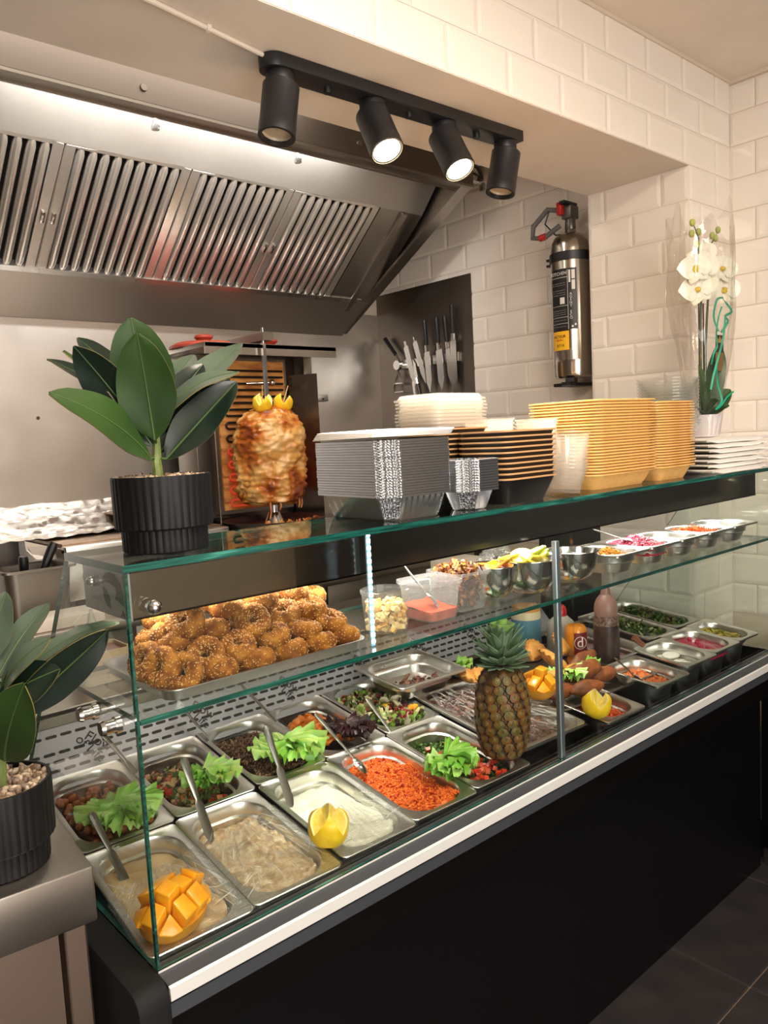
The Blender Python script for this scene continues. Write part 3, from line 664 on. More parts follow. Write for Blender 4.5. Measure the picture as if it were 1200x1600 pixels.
# --- leafy salad with pomegranate
SAL = [plain('salad_pale', '#c7c48a', .4), plain('salad_green', '#7c9a3a', .4), plain('salad_dark', '#3f5a20', .4), plain('pomegranate', '#8a1020', .15, coat=.6), plain('salad_purple', '#3d1420', .4), plain('orange_segment', '#f0a01e', .3, coat=.4), plain('mushroom_pale', '#d6cdae', .45)]
b = MB().grid(fill_fn(PW, .272, -.034, lambda x, y: .008*N3(x*18, y*18, 6)), 16, 24, mi=2)
for q in range(560): x, y = inpan(PW, .272, .03); ribbon(b, (x, y, -.024+.010*N3(x*18, y*18, 6)+random.uniform(0, .014)), random.uniform(.018, .034), random.uniform(.009, .016), random.choice((0, 0, 1, 1, 2, 4, 6)), q, .8)
for q in range(95):
    x, y = (random.gauss(.0, .03), random.gauss(-.05, .04)) if q < 60 else inpan(PW, .272, .035)
    chunk(b, (max(-.05, min(.05, x)), max(-.105, min(.1, y)), -.009+random.uniform(0, .006)), random.uniform(.0035, .005), 3, q, nu=6, nv=4, jit=.2)
for x, y in ((.035, -.09), (.0, -.03), (.045, -.075)): chunk(b, (x, y, -.006), .011, 5, x*100, (1.5, .9, .6), 9, 6, .3)
for x, y in ((.03, -.04), (.038, -.015), (.02, .0)): chunk(b, (x, y, -.006), .016, 6, x*90, (1.3, 1, .35), 9, 6, .3)
food('leafy_salad', 'leafy salad with pomegranate seeds and orange in the fifth back pan', BM_[4], b, SAL)
# --- meats
MEAT = mottled('shredded_meat', [(.25, '#33150e'), (.5, '#5a2c22'), (.75, '#84503f')], 50, .4, .4, bscale=120); MEAT2 = plain('meat_pale', '#8a5a48', .4)
def meat(b, n, fx, z0, L=(.014, .03), top=.012):
    for q in range(n):
        x, y = fx(); M = Matrix.Translation((x, y, z0+random.uniform(0, top))) @ Euler((random.gauss(0, .3), random.gauss(0, .3), random.uniform(0, 6.3))).to_matrix().to_4x4()
        b.ball((0, 0, 0), random.uniform(*L)/2, M, random.choice((0, 0, 0, 1)), 7, 5, (1, .42, .30), .7, q)
b = MB().grid(fill_fn(.235, .36, -.034, lambda x, y: .006*N3(x*20, y*20)), 20, 30)
meat(b, 620, lambda: inpan(.235, .36, .035), -.030)
food('shredded_meat', 'shredded brown meat in the wide wrapped tray', MEATM, b, [MEAT, MEAT2])
b = MB(); meat(b, 70, lambda: (random.gauss(0.01, .035), random.gauss(-.01, .016)), -.049, top=.014)
food('cooked_meat', 'few cooked meat strips in the raised steel pan', RPM, b, [MEAT, MEAT2])
# --- right-hand small pans
def lumpy(name, label, M, w, d, lev, mat, n=0, cm=None, amp=.004, rr=(.004, .008)):
    hf = lambda x, y: amp*N3(x*30, y*30, lev*99)+amp*.6*N3(x*90, y*90)
    b = MB().grid(fill_fn(w, d, lev, hf), 26, 28)
    for q in range(n): x, y = inpan(w, d, .032); chunk(b, (x, y, lev+hf(x, y)+.001), random.uniform(*rr), 1 if cm else 0, q)
    return food(name, label, M, b, [mat]+([cm] if cm else []))
RST = mottled('chunky_red_stew', [(.3, '#9c2c08'), (.6, '#cc5216'), (.8, '#dd7a34')], 60, .3, .4, bscale=120, coat=.3); OSP = mottled('orange_spread', [(.3, '#b8561e'), (.7, '#d9824a')], 60, .45, .4, bscale=140)
lumpy('red_stew', 'chunky red stew in the small pan behind the lemon crown', O2M, *S6, -.028, RST, 150, RST)
lumpy('orange_spread', 'orange pepper spread in a small raised pan', ORM, *S6, -.027, OSP, 120, OSP, .004, (.003, .006))
lumpy('white_dip', 'white creamy dip left at one side of a small pan', WHM, *S6, -.034, plain('white_cream', '#e6e3da', .35, coat=.3), 0, None, .006)
lumpy('beetroot_dip', 'bright pink beetroot dip in a small pan', PKM, *S6, -.021, plain('beet_pink', '#b01040', .3, coat=.4), 10, plain('beet_pink', '#b01040', .3), .003)
lumpy('red_sauce', 'dark red sauce behind the brown squeeze bottle', R1M, .165, .27, -.034, plain('dark_red_sauce', '#6e1408', .25, coat=.4))
PEP = [plain('pepper_yellow', '#a89a2c', .35, coat=.3), plain('pepper_olive', '#77701f', .35, coat=.3), plain('pepper_gold', '#c2a63c', .35, coat=.3)]
b = MB().grid(fill_fn(.13, S6[1], -.025, lambda x, y: 0), 10, 12, mi=1)
for q in range(70): x, y = inpan(.13, S6[1], .036); b.ball((0, 0, 0), .011, Matrix.Translation((x, y, -.019+random.uniform(0, .008))) @ Euler((0, random.gauss(0, .4), random.uniform(0, 6))).to_matrix().to_4x4(), random.randrange(3), 7, 5, (1.3, .4, .4), .3, q)
food('pickled_peppers', 'yellow pickled peppers in the far right pan', YEM, b, PEP)
def greens(name, label, M, w, d, cols, n, lev):
    b = MB().grid(fill_fn(w, d, lev, lambda x, y: 0), 10, 16, mi=0)
    for q in range(n): x, y = random.uniform(-w/2+.03, w/2-.03), random.uniform(-d/2+.03, d/2-.05); ribbon(b, (x, y, lev+random.uniform(.002, .018)), random.uniform(.014, .028), random.uniform(.007, .013), random.randrange(len(cols)), q)
    food(name, label, M, b, cols)
greens('chopped_herbs', 'chopped dark green herbs with pale stalks', G2M, .155, .27, GRN+[plain('herb_pale', '#a3a878', .5)], 420, -.022)
greens('mixed_greens', 'mixed green leaves with brownish bits by the pillar', G1M, .145, .28, GRN+[plain('herb_brown', '#6a5a30', .5)], 380, -.024)
# ------------------------------------------------------------------ stacks on the top glass
FOIL = plain('container_foil', '#cdd0d4', .28, metal=1.0); FOIL2 = mottled('crimped_foil', [(.4, '#77797c'), (.6, '#e4e6ea')], 330, .25, 1.0, dist=.004, metal=1.0)
CARD = plain('white_card', '#e6e1d8', .6)
def foil_tray_mesh(w, d, h, fluted):
    """oblong foil container, cut corners, rolled rim; fluted wall only on the lowest one, which shows its side"""
    b = MB(); c = .030; n = 8
    def ring(w, d, c, z, amp=0):
        base = crect(w, d, c, z); out = []; k = 14 if fluted else 2
        for i in range(8):
            p, q = Vector(base[i]), Vector(base[(i+1) % 8]); nrm = (q-p).cross(Vector((0, 0, 1))).normalized()
            for s in range(k): out.append(p.lerp(q, s/k)+nrm*(amp*(1 if s % 2 else -1) if fluted else 0))
        return out
    b.loft([ring(w-.05, d-.05, c*.7, 0), ring(w-.046, d-.046, c*.7, .002, .0012), ring(w-.018, d-.018, c, h-.0046, .0012), ring(w-.012, d-.012, c, h-.0036), ring(w, d, c*1.05, h-.0042), ring(w, d, c*1.05, h), ring(w-.008, d-.008, c, h+.0004)], cap0=True)
    n_ = len(b.f); k = 14 if fluted else 2
    b.m = [(1 if (q % (8*k))//k % 2 == 0 and q < 6*8*k else 0) for q in range(n_)]
    return b.mesh('foil_container', [FOIL, FOIL2], 30, recalc=False)
def foil_stack(x, y, yaw, w, d, h, n, pitch, lab, lab0, grp):
    ma, mb = foil_tray_mesh(w, d, h, True), foil_tray_mesh(w, d, h, False)
    rnd = random.Random(n)
    for k in range(n):
        M = TR(x+rnd.gauss(0, .0004), y+rnd.gauss(0, .0004), .0003+k*pitch, yaw+rnd.gauss(0, .25))
        tag(link('foil_container', ma if k == 0 else mb, None, M), nth(k, n, 'silver foil container', lab), 'foil container', grp)
foil_stack(.560, .128, -4, .172, .245, .046, 21, .0047, 'of the large foil stack beside the kebab', '', 'large foil containers')
for k in range(5):
    b = MB(); P0 = [(x, y) for x, y, _ in crect(.180, .25, .032, 0)]
    b.prism(P0, 0, .0022)
    o = b.build('card_cover', CARD, None, bevel=.0006, bseg=1); M = TR(.560+.0015*k, .128-.001*k, .1445+k*.0026, -4-.6*k, .5*k-.6, -.3*k); o.matrix_world = M; MW[o] = M
    tag(o, nth(k, 5, 'white card cover', 'on the large foil stack'), 'card cover', 'card covers')
foil_stack(.716, .058, 2, .118, .105, .040, 12, .0050, 'of the small foil stack', '', 'small foil containers')

KR = plain('kraft_board', '#b58a5c', .65); KBLK = plain('black_board', '#151312', .45)
def box_mesh(w, d, h, rim, name, mats, r=.02, tap=.022, ncorner=4):
    b = MB(); q = [rrect(w-2*tap, d-2*tap, r*.8, 0, ncorner), rrect(w-.006, d-.006, r, h-.001, ncorner)]
    b.loft(q, cap0=True, mi=0); b.loft([rrect(w-.008, d-.008, r, h-.001, ncorner), rrect(w-2*tap-.002, d-2*tap-.002, r*.8, .0015, ncorner)], cap1=True, mi=1)
    b.loft([rrect(w-.006, d-.006, r, h-.001, ncorner), rrect(w, d, r, h-.0012, ncorner), rrect(w, d, r, h+rim, ncorner), rrect(w-.008, d-.008, r, h+rim, ncorner), rrect(w-.008, d-.008, r, h-.001, ncorner)], mi=1)
    return b.mesh(name, mats, 30, recalc=False)
kb = box_mesh(.172, .135, .050, .0022, 'kraft_box', [KBLK, KR])
for k in range(10): tag(link('kraft_box', kb, None, TR(.858, .075, .0003+k*.0104, 1+random.gauss(0, .4))), nth(k, 10, 'black kraft-rimmed box', 'in the front black stack'), 'takeaway box', 'black kraft boxes, front stack')
kb2 = kb
for k in range(11): tag(link('kraft_box', kb2, None, TR(.818, .222, .0003+k*.0104, 3+random.gauss(0, .4))), nth(k, 11, 'black kraft-rimmed box', 'in the rear stack under clear covers'), 'takeaway box', 'black kraft boxes, rear stack')
CLR = glassy('clear_plastic', '#fbfaf8', 1.0, .08, .07, '#f7f4ef'); CLRW = glassy('milky_plastic', '#f6f4f0', 1.0, .15, .22, '#f4efe6'); CLRG = glassy('clear_pet', '#f8f9f8', 1.0, .05, .035, '#f4f4f0')
def lid_mesh(w, d, h):
    b = MB(); b.loft([rrect(w, d, .022, 0, 4), rrect(w, d, .022, .004, 4), rrect(w-.012, d-.012, .02, .0045, 4), rrect(w-.022, d-.022, .018, h, 4), rrect(w-.035, d-.035, .015, h+.001, 4), rrect(w-.04, d-.04, .014, h-.002, 4)], cap1=True); return b.mesh('plastic_cover', CLRW, 30, recalc=False)
lm = lid_mesh(.172, .135, .012)
for k in range(9): tag(link('plastic_cover', lm, None, TR(.818+random.gauss(0, .002), .222, .1585+k*.0072, 3+random.gauss(0, 1.2))), nth(k, 9, 'clear plastic box cover', 'on the rear black boxes'), 'plastic cover', 'clear box covers')
# tan clamshell trays
TAN = mottled('tan_bagasse', [(.3, '#dda658'), (.7, '#e9b870')], 60, .65, .2, dist=.0005)
def tan_mesh(w, d, h):
    b = MB(); r = .03
    b.loft([rrect(w-.05, d-.05, .02, 0, 6), rrect(w-.014, d-.014, r, h-.002, 6), rrect(w-.004, d-.004, r, h-.0016, 6), rrect(w, d, r, h-.003, 6), rrect(w, d, r, h, 6), rrect(w-.014, d-.014, r, h+.0006, 6), rrect(w-.054, d-.054, .02, .003, 6)], cap0=True, cap1=True); return b.mesh('tan_tray', TAN, 35, recalc=False)
tm = tan_mesh(.262, .205, .036)
for k in range(26): tag(link('tan_tray', tm, None, TR(1.238+random.gauss(0, .0012), .125+random.gauss(0, .001), .0003+k*.0067, random.gauss(-1, .5))), nth(k, 26, 'tan pulp tray', 'in the wide stack nearest the clear cups'), 'food tray', 'tan trays, wide stack')
tm2 = tan_mesh(.185, .19, .036)
for k in range(25): tag(link('tan_tray', tm2, None, TR(1.475+random.gauss(0, .0012), .118+random.gauss(0, .001), .0003+k*.0067, random.gauss(0, .5))), nth(k, 25, 'tan pulp tray', 'in the narrower stack beside the paper bags'), 'food tray', 'tan trays, narrow stack')
# cups and tubs
def cup_mesh(r0, r1, h, name, mat, n=24):
    b = MB(); b.lathe([(r0, 0), (r0+(r1-r0)*.5, h*.5), (r1, h-.004), (r1+.003, h-.003), (r1+.003, h), (r1, h)], n, cap0=True); return b.mesh(name, mat, 40, recalc=False)
cm = cup_mesh(.030, .044, .055, 'clear_cup', CLR)
for k in range(11):
    M = TR(1.020, .052, .003, 0, 0, 7) @ Matrix.Translation((0, 0, k*.0078)); tag(link('clear_cup', cm, None, M), nth(k, 11, 'clear plastic cup', 'of the leaning stack by the tan trays'), 'cup', 'clear cups, leaning stack')
cm2 = cup_mesh(.030, .046, .060, 'clear_cup', CLRW)
for k in range(14): tag(link('clear_cup', cm2, None, TR(1.052, .150, .0005+k*.0083, k*7)), nth(k, 14, 'milky clear cup', 'of the upright stack behind the leaning cups'), 'cup', 'milky cups, upright stack')
cm3 = cup_mesh(.040, .056, .06, 'clear_tub', CLRW)
for k in range(13): tag(link('clear_tub', cm3, None, TR(.985, .232, .0005+k*.0094, k*11)), nth(k, 13, 'milky clear tub', 'of the stack behind the black boxes'), 'tub', 'milky tubs')
# white paper bags at the far end
PAPER = mottled('white_paper', [(.3, '#ece5da'), (.7, '#f5f0e8')], 8, .7, .1)
def bag_mesh(seed, w=.36, d=.2):
    b = MB(); t = .0135
    def top(i, j):
        x, y = (i-.5)*w, (j-.5)*d; e = min(1, 4*min(i, 1-i)) ; f = min(1, 6*min(j, 1-j)); return (x, y, t*(.25+.75*min(1, .88+.12*f))+.0025*N3(x*8, y*10, seed)+(.006*(max(0, i-.75)/.25)**2*math.sin(seed*2)))
    nu, nv = 18, 10
    b.grid(top, nu, nv); b.grid(lambda i, j: (top(i, 1-j)[0], top(i, 1-j)[1], top(i, 1-j)[2]-t*.82*min(1, 5*min(i, 1-i)+.15)), nu, nv)
    def edge(jj): b.loft([[top(i/nu, jj) for i in range(nu+1)], [(top(i/nu, jj)[0], top(i/nu, jj)[1]+(.0018 if jj == 0 else -.0018), top(i/nu, jj)[2]-t*.5) for i in range(nu+1)], [(top(i/nu, jj)[0], top(i/nu, jj)[1], top(i/nu, jj)[2]-t*.82*min(1, 5*min(i/nu, 1-i/nu)+.15)) for i in range(nu+1)]], closed=False)
    edge(0); edge(1)
    for ii in (0, 1): b.loft([[top(ii, j/nv) for j in range(nv+1)], [(top(ii, j/nv)[0], top(ii, j/nv)[1], top(ii, j/nv)[2]-t*.82*.15) for j in range(nv+1)]], closed=False)
    return b.mesh('paper_bag', PAPER, 50, recalc=True)
bm_ = [bag_mesh(s) for s in range(3)]
CORD = plain('paper_cord', '#e9e2d6', .7)
BAGS = 7
for k in range(BAGS):
    o = tag(link('paper_bag', bm_[k % 3], None, TR(1.762+random.gauss(0, .003), .103+random.gauss(0, .002), .0012+k*.0134, random.gauss(0, .8))), nth(k, BAGS, 'flat white paper bag', 'in the pile at the far counter end'), 'paper bag', 'flat paper bags')
    if k in (2, 4): 
        b = MB().tube([(.10, -.1, .004), (.12, -.125, .002), (.15, -.135, -.006), (.17, -.12, -.002), (.19, -.098, .004)], .0022, 6); b.build('twisted_handle', CORD, o)
# clear bowls on the bags
bo = cup_mesh(.052, .080, .045, 'clear_bowl', CLRG, 32)
for k in range(16): tag(link('clear_bowl', bo, None, TR(1.645+random.gauss(0, .0015), .150, .0960+k*.0082, k*5)), nth(k, 16, 'clear plastic bowl', 'of the stack left of the orchid'), 'bowl', 'clear plastic bowls')

# ------------------------------------------------------------------ plants
LEAF = mottled('rubber_leaf', [(.3, '#1f3514'), (.7, '#2f4b1a')], 7, .5, .08, spec=.3, bscale=25); LEAF2 = mottled('rubber_leaf_dark', [(.3, '#0c1811'), (.7, '#17281d')], 7, .26, .08, bscale=25)
LEAFP = mottled('rubber_leaf_pale', [(.3, '#3c4a3c'), (.7, '#5a6a58')], 7, .28, .08, bscale=25); RIB = plain('leaf_midrib', '#3d5426', .55); EDGEP = plain('leaf_edge', '#6a5f36', .5); STEMM = mottled('green_stem', [(.3, '#4a5a2a'), (.7, '#6e7a3c')], 60, .5, .2)
def leaf_mesh(p0, p1, W, nrm, bow=.12, fold=.25, twist=0, mats=None, prof=.86, edge=True, wav=.03, seed=0):
    p0, p1 = Vector(p0), Vector(p1); ax = (p1-p0); L = ax.length; t = ax.normalized(); n = Vector(nrm); n = (n-t*n.dot(t)).normalized(); s0 = t.cross(n)
    nu, nv = 16, 8; b = MB(); grid = []
    for i in range(nu+1):
        u = i/nu; w = W/2*(math.sin(PI*min(1, u**prof*.985+.008)))**(.56 if prof > .6 else .75)*(1-.30*max(0, .35-u)/.35)
        if u > .9: w *= 1-.45*((u-.9)/.1)**1.5
        c = p0.lerp(p1, u)+n*(bow*L*4*u*(1-u)*(.5)); a = R_(twist)*u; s = s0*math.cos(a)+n*math.sin(a); m = n*math.cos(a)-s0*math.sin(a); row = []
        for j in range(nv+1):
            v = 2*j/nv-1; row.append(c+s*(w*v)+m*(fold*w*(abs(v)**1.3)+wav*W*math.sin(u*9+seed+v)*abs(v)))
        grid.append(row)
    off = n*.0008
    v = [p+off for r in grid for p in r]+[p-off for r in grid for p in r]; N = (nu+1)*(nv+1); f = []; mi = []
    for i in range(nu):
        for j in range(nv):
            a = i*(nv+1)+j; q = (a, a+1, a+nv+2, a+nv+1); e = edge and j in (0, nv-1) and False
            f.append(q); mi.append(0); f.append(tuple(N+k for k in reversed(q))); mi.append(1)
    for i in range(nu):
        for j in (0, nv): a = i*(nv+1)+j; f.append((a, a+nv+1, N+a+nv+1, N+a)); mi.append(3)
    b.v = [tuple(x) for x in v]; b.f = f; b.m = mi
    ridge = [grid[i][nv//2] for i in range(nu+1)]
    for sgn in (1, -1): b.tube([p+n*(.0009*sgn) for p in ridge], [.0014*(1-.75*i/nu)+.0003 for i in range(nu+1)], 5, 2)
    return b
def fluted_pot(root, c, h, R):
    x, y, z = c; n = 120
    fl = lambda k: (lambda u, zz: 1+.010*(1 if (u*40) % 1 < .6 else -1))
    g = fl(0)
    MB().lathe([(R*.84, 0), (R*.87, .002), (R*.88, h*.33)], n, Matrix.Translation(c), cap0=True, flute=g).build('pot_foot', POTM, root, world=True, smooth=30)
    MB().lathe([(R*.88, h*.30), (R*.97, h*.305), (R, h*.33), (R*1.01, h-.003), (R*1.005, h), (R*.95, h), (R*.94, h-.012)], n, Matrix.Translation(c), cap0=False, flute=lambda u, zz: g(u, zz) if zz < h-.0025 else 1).build('pot', POTM, root, world=True, smooth=30)
    b = MB().lathe([(.001, h-.014), (R*.95, h-.014)], 24, Matrix.Translation(c))
    b.build('soil', plain('dark_soil', '#2a2018', .9), root, world=True)
    b = MB(); rnd = random.Random(int(x*999))
    for q in range(330):
        r = R*.92*math.sqrt(rnd.random()); a = rnd.uniform(0, 2*PI); s = rnd.uniform(.0035, .0068)
        chunk(b, (x+r*math.cos(a), y+r*math.sin(a), z+h-.010+rnd.uniform(0, .006)), s, rnd.randrange(4), q, (1.25, .95, .7), 7, 5, .4)
    tag(b.build('pebbles', [plain('pebble_a', '#8f7a64', .5), plain('pebble_b', '#b39a80', .5), plain('pebble_c', '#6e5a49', .5), plain('pebble_d', '#c9b59c', .5)], root, world=True, smooth=60, recalc=False), kind='stuff')
POTM = plain('black_pot_plastic', '#07080a', .55, spec=.3)
def plant(label, c, h, R, stem, leaves):
    root = thing('rubber_plant', label, 'potted plant', c)
    fluted_pot(root, c, h, R)
    MB().tube(stem, [.0085, .0075, .006, .004][:len(stem)], 8).build('stem', STEMM, root, world=True)
    for q, (p0, p1, W, nrm, kw) in enumerate(leaves):
        d = min(range(len(stem)), key=lambda i: (Vector(stem[i])-Vector(p0)).length); kw = dict(kw); m = kw.pop('m', LEAF); under = kw.pop('under', LEAFP)
        b = leaf_mesh(p0, p1, W, nrm, seed=q, **kw)
        s = Vector(stem[d]); e = Vector(p0)
        if (s-e).length > .004: b.tube([s, s.lerp(e, .5)+Vector((0, 0, .003)), e], .0022, 6, 2)
        b.build('leaf', [m, under, RIB, EDGEP if kw.get('edge', True) else RIB], root, world=True, smooth=60)
    return root
CAMV = (-.62, -.75, .2)
P1C = (.108, .100, .0)
plant('rubber plant in a ribbed black pot on the counter top, left of the kebab', P1C, .108, .0690, [(.104, .1, .10), (.103, .1, .128), (.106, .102, .152), (.108, .105, .195)], [
    ((.094, .082, .160), (.066, .050, .301), .080, (-.55, -.8, .05), dict(m=LEAF, under=LEAF, bow=-.05, fold=.12)),
    ((.108, .112, .185), (.095, .130, .335), .090, (-.5, -.8, .25), dict(m=LEAF, under=LEAF, bow=-.06, fold=.15)),
    ((.090, .092, .132), (-.062, .030, .221), .072, (-.25, -.75, .62), dict(m=LEAF, under=LEAF, bow=.16, fold=.10)),
    ((.098, .100, .152), (-.001, .100, .288), .066, (-.75, -.5, .25), dict(m=LEAF2, under=LEAF, bow=-.10, fold=.2)),
    ((.100, .118, .160), (.003, .150, .288), .055, (-.6, .2, .55), dict(m=LEAF2, under=LEAF, bow=-.15, fold=.35)),
    ((.100, .130, .215), (.050, .220, .315), .045, (-.2, -.3, .9), dict(m=LEAF2, under=LEAF, bow=.08)),
    ((.098, .140, .200), (.0, .21, .282), .035, (-.2, -.3, .9), dict(m=LEAF2, under=LEAF2, bow=.08)),
    ((.114, .090, .130), (.219, .058, .238), .062, (-.45, -.7, .5), dict(m=LEAF2, under=LEAF2, bow=.02, fold=.3)),
    ((.114, .108, .140), (.232, .100, .250), .066, (-.4, -.6, .65), dict(m=LEAF2, under=LEAF2, bow=.08, fold=.28)),
    ((.118, .108, .190), (.231, .068, .254), .056, (-.15, -.3, .95), dict(m=LEAFP, under=LEAF2, bow=.22, fold=.1)),
    ((.120, .120, .185), (.303, .170, .312), .055, (-.35, -.5, .75), dict(m=LEAFP, under=LEAF2, bow=.03, fold=.25)),
    ((.116, .125, .185), (.228, .200, .293), .055, (-.2, -.4, .9), dict(m=LEAFP, under=LEAF2, bow=.12, fold=.2)),
    ((.112, .115, .170), (.205, .13, .27), .060, (-.5, -.6, .6), dict(m=LEAF2, under=LEAF2, bow=.05, fold=.25)),
])
# steel table at the left end
tc = Vector((-.054, .052, 0)); ty = R_(-5)
TMx = Matrix.Translation((tc.x, tc.y, 0)) @ Matrix.Rotation(ty, 4, 'Z')
t = thing('steel_table', 'stainless work table at the near left end of the counter', 'table', (tc.x-.4, tc.y+.2, FLOOR))
MB().box((-.85, 0, -.478), (0, .40, -.401), TMx).build('table_top', steel('table_steel', '#aaa299', .3, (4, 120, 4), .05), t, world=True, bevel=.003)
TS = steel('table_panel_steel', '#8f7c6e', .36, (160, 4, 4), .05)
MB().box((-.042, .012, FLOOR), (-.012, .045, -.478), TMx).build('leg', TS, t, world=True, smooth=0, bevel=.003)
MB().box((-.84, .02, FLOOR), (-.047, .03, -.478), TMx).build('front_panel', TS, t, world=True, smooth=0)
MB().box((-.10, .355, FLOOR), (-.07, .39, -.478), TMx).build('leg', TS, t, world=True, smooth=0, bevel=.003)
P2C = (-.139, .150, -.4005)
plant('rubber plant in a ribbed black pot on the steel table, cut by the left edge', P2C, .115, .0690, [(-.135, .14, -.29), (-.132, .14, -.255), (-.128, .142, -.21), (-.125, .145, -.15)], [
    ((-.118, .135, -.200), (.004, .080, -.096), .062, (-.30, -.72, -.40), dict(m=LEAF2, under=LEAF2, bow=.05, fold=.2)),
    ((-.108, .142, -.160), (.044, .140, -.104), .032, (-.12, -.30, .95), dict(m=LEAFP, under=LEAFP, bow=.26, fold=.12)),
    ((-.122, .155, -.150), (-.032, .200, -.069), .042, (-.35, -.45, .82), dict(m=LEAFP, under=LEAF2, bow=.12, fold=.25)),
    ((-.122, .142, -.165), (-.068, .090, -.095), .040, (-.2, -.5, .85), dict(m=LEAFP, under=LEAF, bow=.2, fold=.1)),
    ((-.131, .120, -.250), (-.123, .030, -.130), .072, (-.4, -.72, .35), dict(m=LEAF, under=LEAF, bow=.14, fold=.10)),
    ((-.128, .135, -.175), (-.062, .085, -.137), .062, (-.1, -.7, .6), dict(m=LEAF2, under=LEAF2, bow=.16, fold=.1)),
    ((-.133, .17, -.140), (-.088, .200, -.043), .055, (-.4, -.5, .7), dict(m=LEAFP, under=LEAF, bow=.06, fold=.2)),
    ((-.145, .14, -.20), (-.21, .06, -.10), .060, (-.5, -.6, .5), dict(m=LEAF, under=LEAF, bow=.1, fold=.15)),
])
# orchid wrapped in film
OX, OY, OZ = 1.800, .125, .0985
t = thing('orchid', 'white orchid in a pale pot wrapped in clear film with green ribbon', 'potted plant', (OX, OY, OZ))
b = MB().loft([rrect(.062, .062, .006, OZ, 3, OX, OY), rrect(.08, .08, .008, OZ+.062, 3, OX, OY), rrect(.074, .074, .008, OZ+.062, 3, OX, OY), rrect(.072, .072, .006, OZ+.05, 3, OX, OY)], cap0=True, cap1=True)
b.build('pot', plain('white_pot', '#e3dde0', .35), t, world=True)
STK = plain('orchid_stem', '#3a4a26', .5); PET = mottled('orchid_petal', [(.3, '#e9e4d2'), (.7, '#f6f2e6')], 20, .5, .1, sub=.2); LIP = plain('orchid_lip', '#d9c042', .5); BUD = plain('orchid_bud', '#a3ab4e', .5)
def W_(u, v, dy=0): return None
s1 = [(OX-.01, OY, OZ+.05), (OX-.018, OY, OZ+.25), (OX-.03, OY-.01, OZ+.40), (OX-.055, OY-.015, OZ+.50), (OX-.06, OY-.02, OZ+.545), (OX-.085, OY-.02, OZ+.575)]
s2 = [(OX+.01, OY, OZ+.05), (OX+.012, OY, OZ+.25), (OX+.012, OY-.01, OZ+.40), (OX+.0, OY-.01, OZ+.49), (OX+.035, OY-.01, OZ+.545), (OX+.065, OY-.01, OZ+.575)]
for s in (s1, s2): MB().tube(s, [.0035, .0035, .003, .0024, .002, .0012], 7).build('flower_stem', STK, t, world=True)
for dx in (-.004, .022): MB().cyl((OX+dx, OY+.01, OZ+.05), (OX+dx, OY+.01, OZ+.38), .0022, n=6).build('stake', plain('dark_stake', '#3a2a1c', .6), t, world=True)
def flower(c, R, seed, nrm=(-.6, -.75, .1)):
    c = Vector(c); n = Vector(nrm).normalized(); up = Vector((0, 0, 1)); s = up.cross(n).normalized(); u = n.cross(s); b = MB(); rnd = random.Random(seed); a0 = rnd.uniform(-.4, .4)
    for q, (ang, L, Wd) in enumerate(((90, .9, .8), (18, 1, 1.25), (162, 1, 1.25), (235, .85, .75), (305, .85, .75))):
        a = R_(ang)+a0; d = s*math.cos(a)+u*math.sin(a); w = n.cross(d)
        def fn(i, j):
            t_, v = i, 2*j-1; ww = Wd*R*.5*math.sin(PI*min(1, t_**.7*.97+.02))**.6; return c+d*(R*L*t_)+w*(ww*v)+n*(.10*R*math.sin(t_*3)+.06*R*v*v+.05*R*math.sin(v*5+q))
        b.grid(fn, 6, 6, None, 0)
    chunk(b, c+n*.006, R*.16, 1, seed, (1, 1, 1.3), 7, 5)
    b.build('flower', [PET, LIP], t, world=True, smooth=60)
for q, (dx, dz, R) in enumerate(((-.085, .46, .050), (-.045, .475, .052), (-.075, .405, .052), (-.035, .425, .045), (.075, .475, .048), (.085, .415, .052), (-.02, .51, .035))): flower((OX+dx, OY-.02, OZ+dz), R, q)
for p in ((-.085, .585), (-.05, .565), (-.09, .555), (.05, .56), (.065, .585), (.03, .565), (-.06, .53)): MB().ball((OX+p[0], OY-.015, OZ+p[1]), .0095, nu=8, nv=6, sq=(.85, .85, 1.1)).build('bud', BUD, t, world=True)
LO = mottled('orchid_leaf', [(.3, '#2a3f22'), (.7, '#3f5a30')], 9, .35)
for p1, Wd, n in (((OX+.075, OY-.01, OZ+.265), .06, (-.5, -.7, .2)), ((OX-.07, OY-.02, OZ+.20), .035, (-.4, -.7, .3)), ((OX-.025, OY-.055, OZ+.10), .05, (-.4, -.6, .6)), ((OX+.06, OY-.05, OZ+.13), .055, (-.3, -.6, .6)), ((OX+.03, OY-.06, OZ+.085), .045, (-.3, -.5, .8)), ((OX-.075, OY+.0, OZ+.09), .04, (-.5, -.4, .8))):
    leaf_mesh((OX, OY, OZ+.055), p1, Wd, n, bow=.12, fold=.3, edge=False).build('leaf', [LO, LO, LO, LO], t, world=True, smooth=60)
GR = plain('green_ribbon', '#1f9a78', .3, spec=.6)
def ribb(pts, w=.004):
    b = MB(); pts = [Vector(p) for p in pts]; r = []
    pts = [pts[0]]+[q for a, b_, c, d_ in zip([pts[0]]+pts, pts, pts[1:], pts[2:]+[pts[-1]]) for q in [.5*((2*b_)+(c-a)*u+(2*a-5*b_+4*c-d_)*u*u+(3*b_-a-3*c+d_)*u**3) for u in (.2, .4, .6, .8, 1)]]
    for i, p in enumerate(pts):
        d = (pts[min(i+1, len(pts)-1)]-pts[max(i-1, 0)]).normalized(); s = d.cross(Vector((-.5, -.8, .25))).normalized(); r.append([p-s*w*.6, p+s*w*.6])
    b.loft(r, closed=False).build('ribbon', GR, t, world=True, recalc=False, smooth=60)
def curl(c, pts): return [(OX+c[0]+a, OY-.055+e, OZ+c[1]+z) for a, z, e in pts]
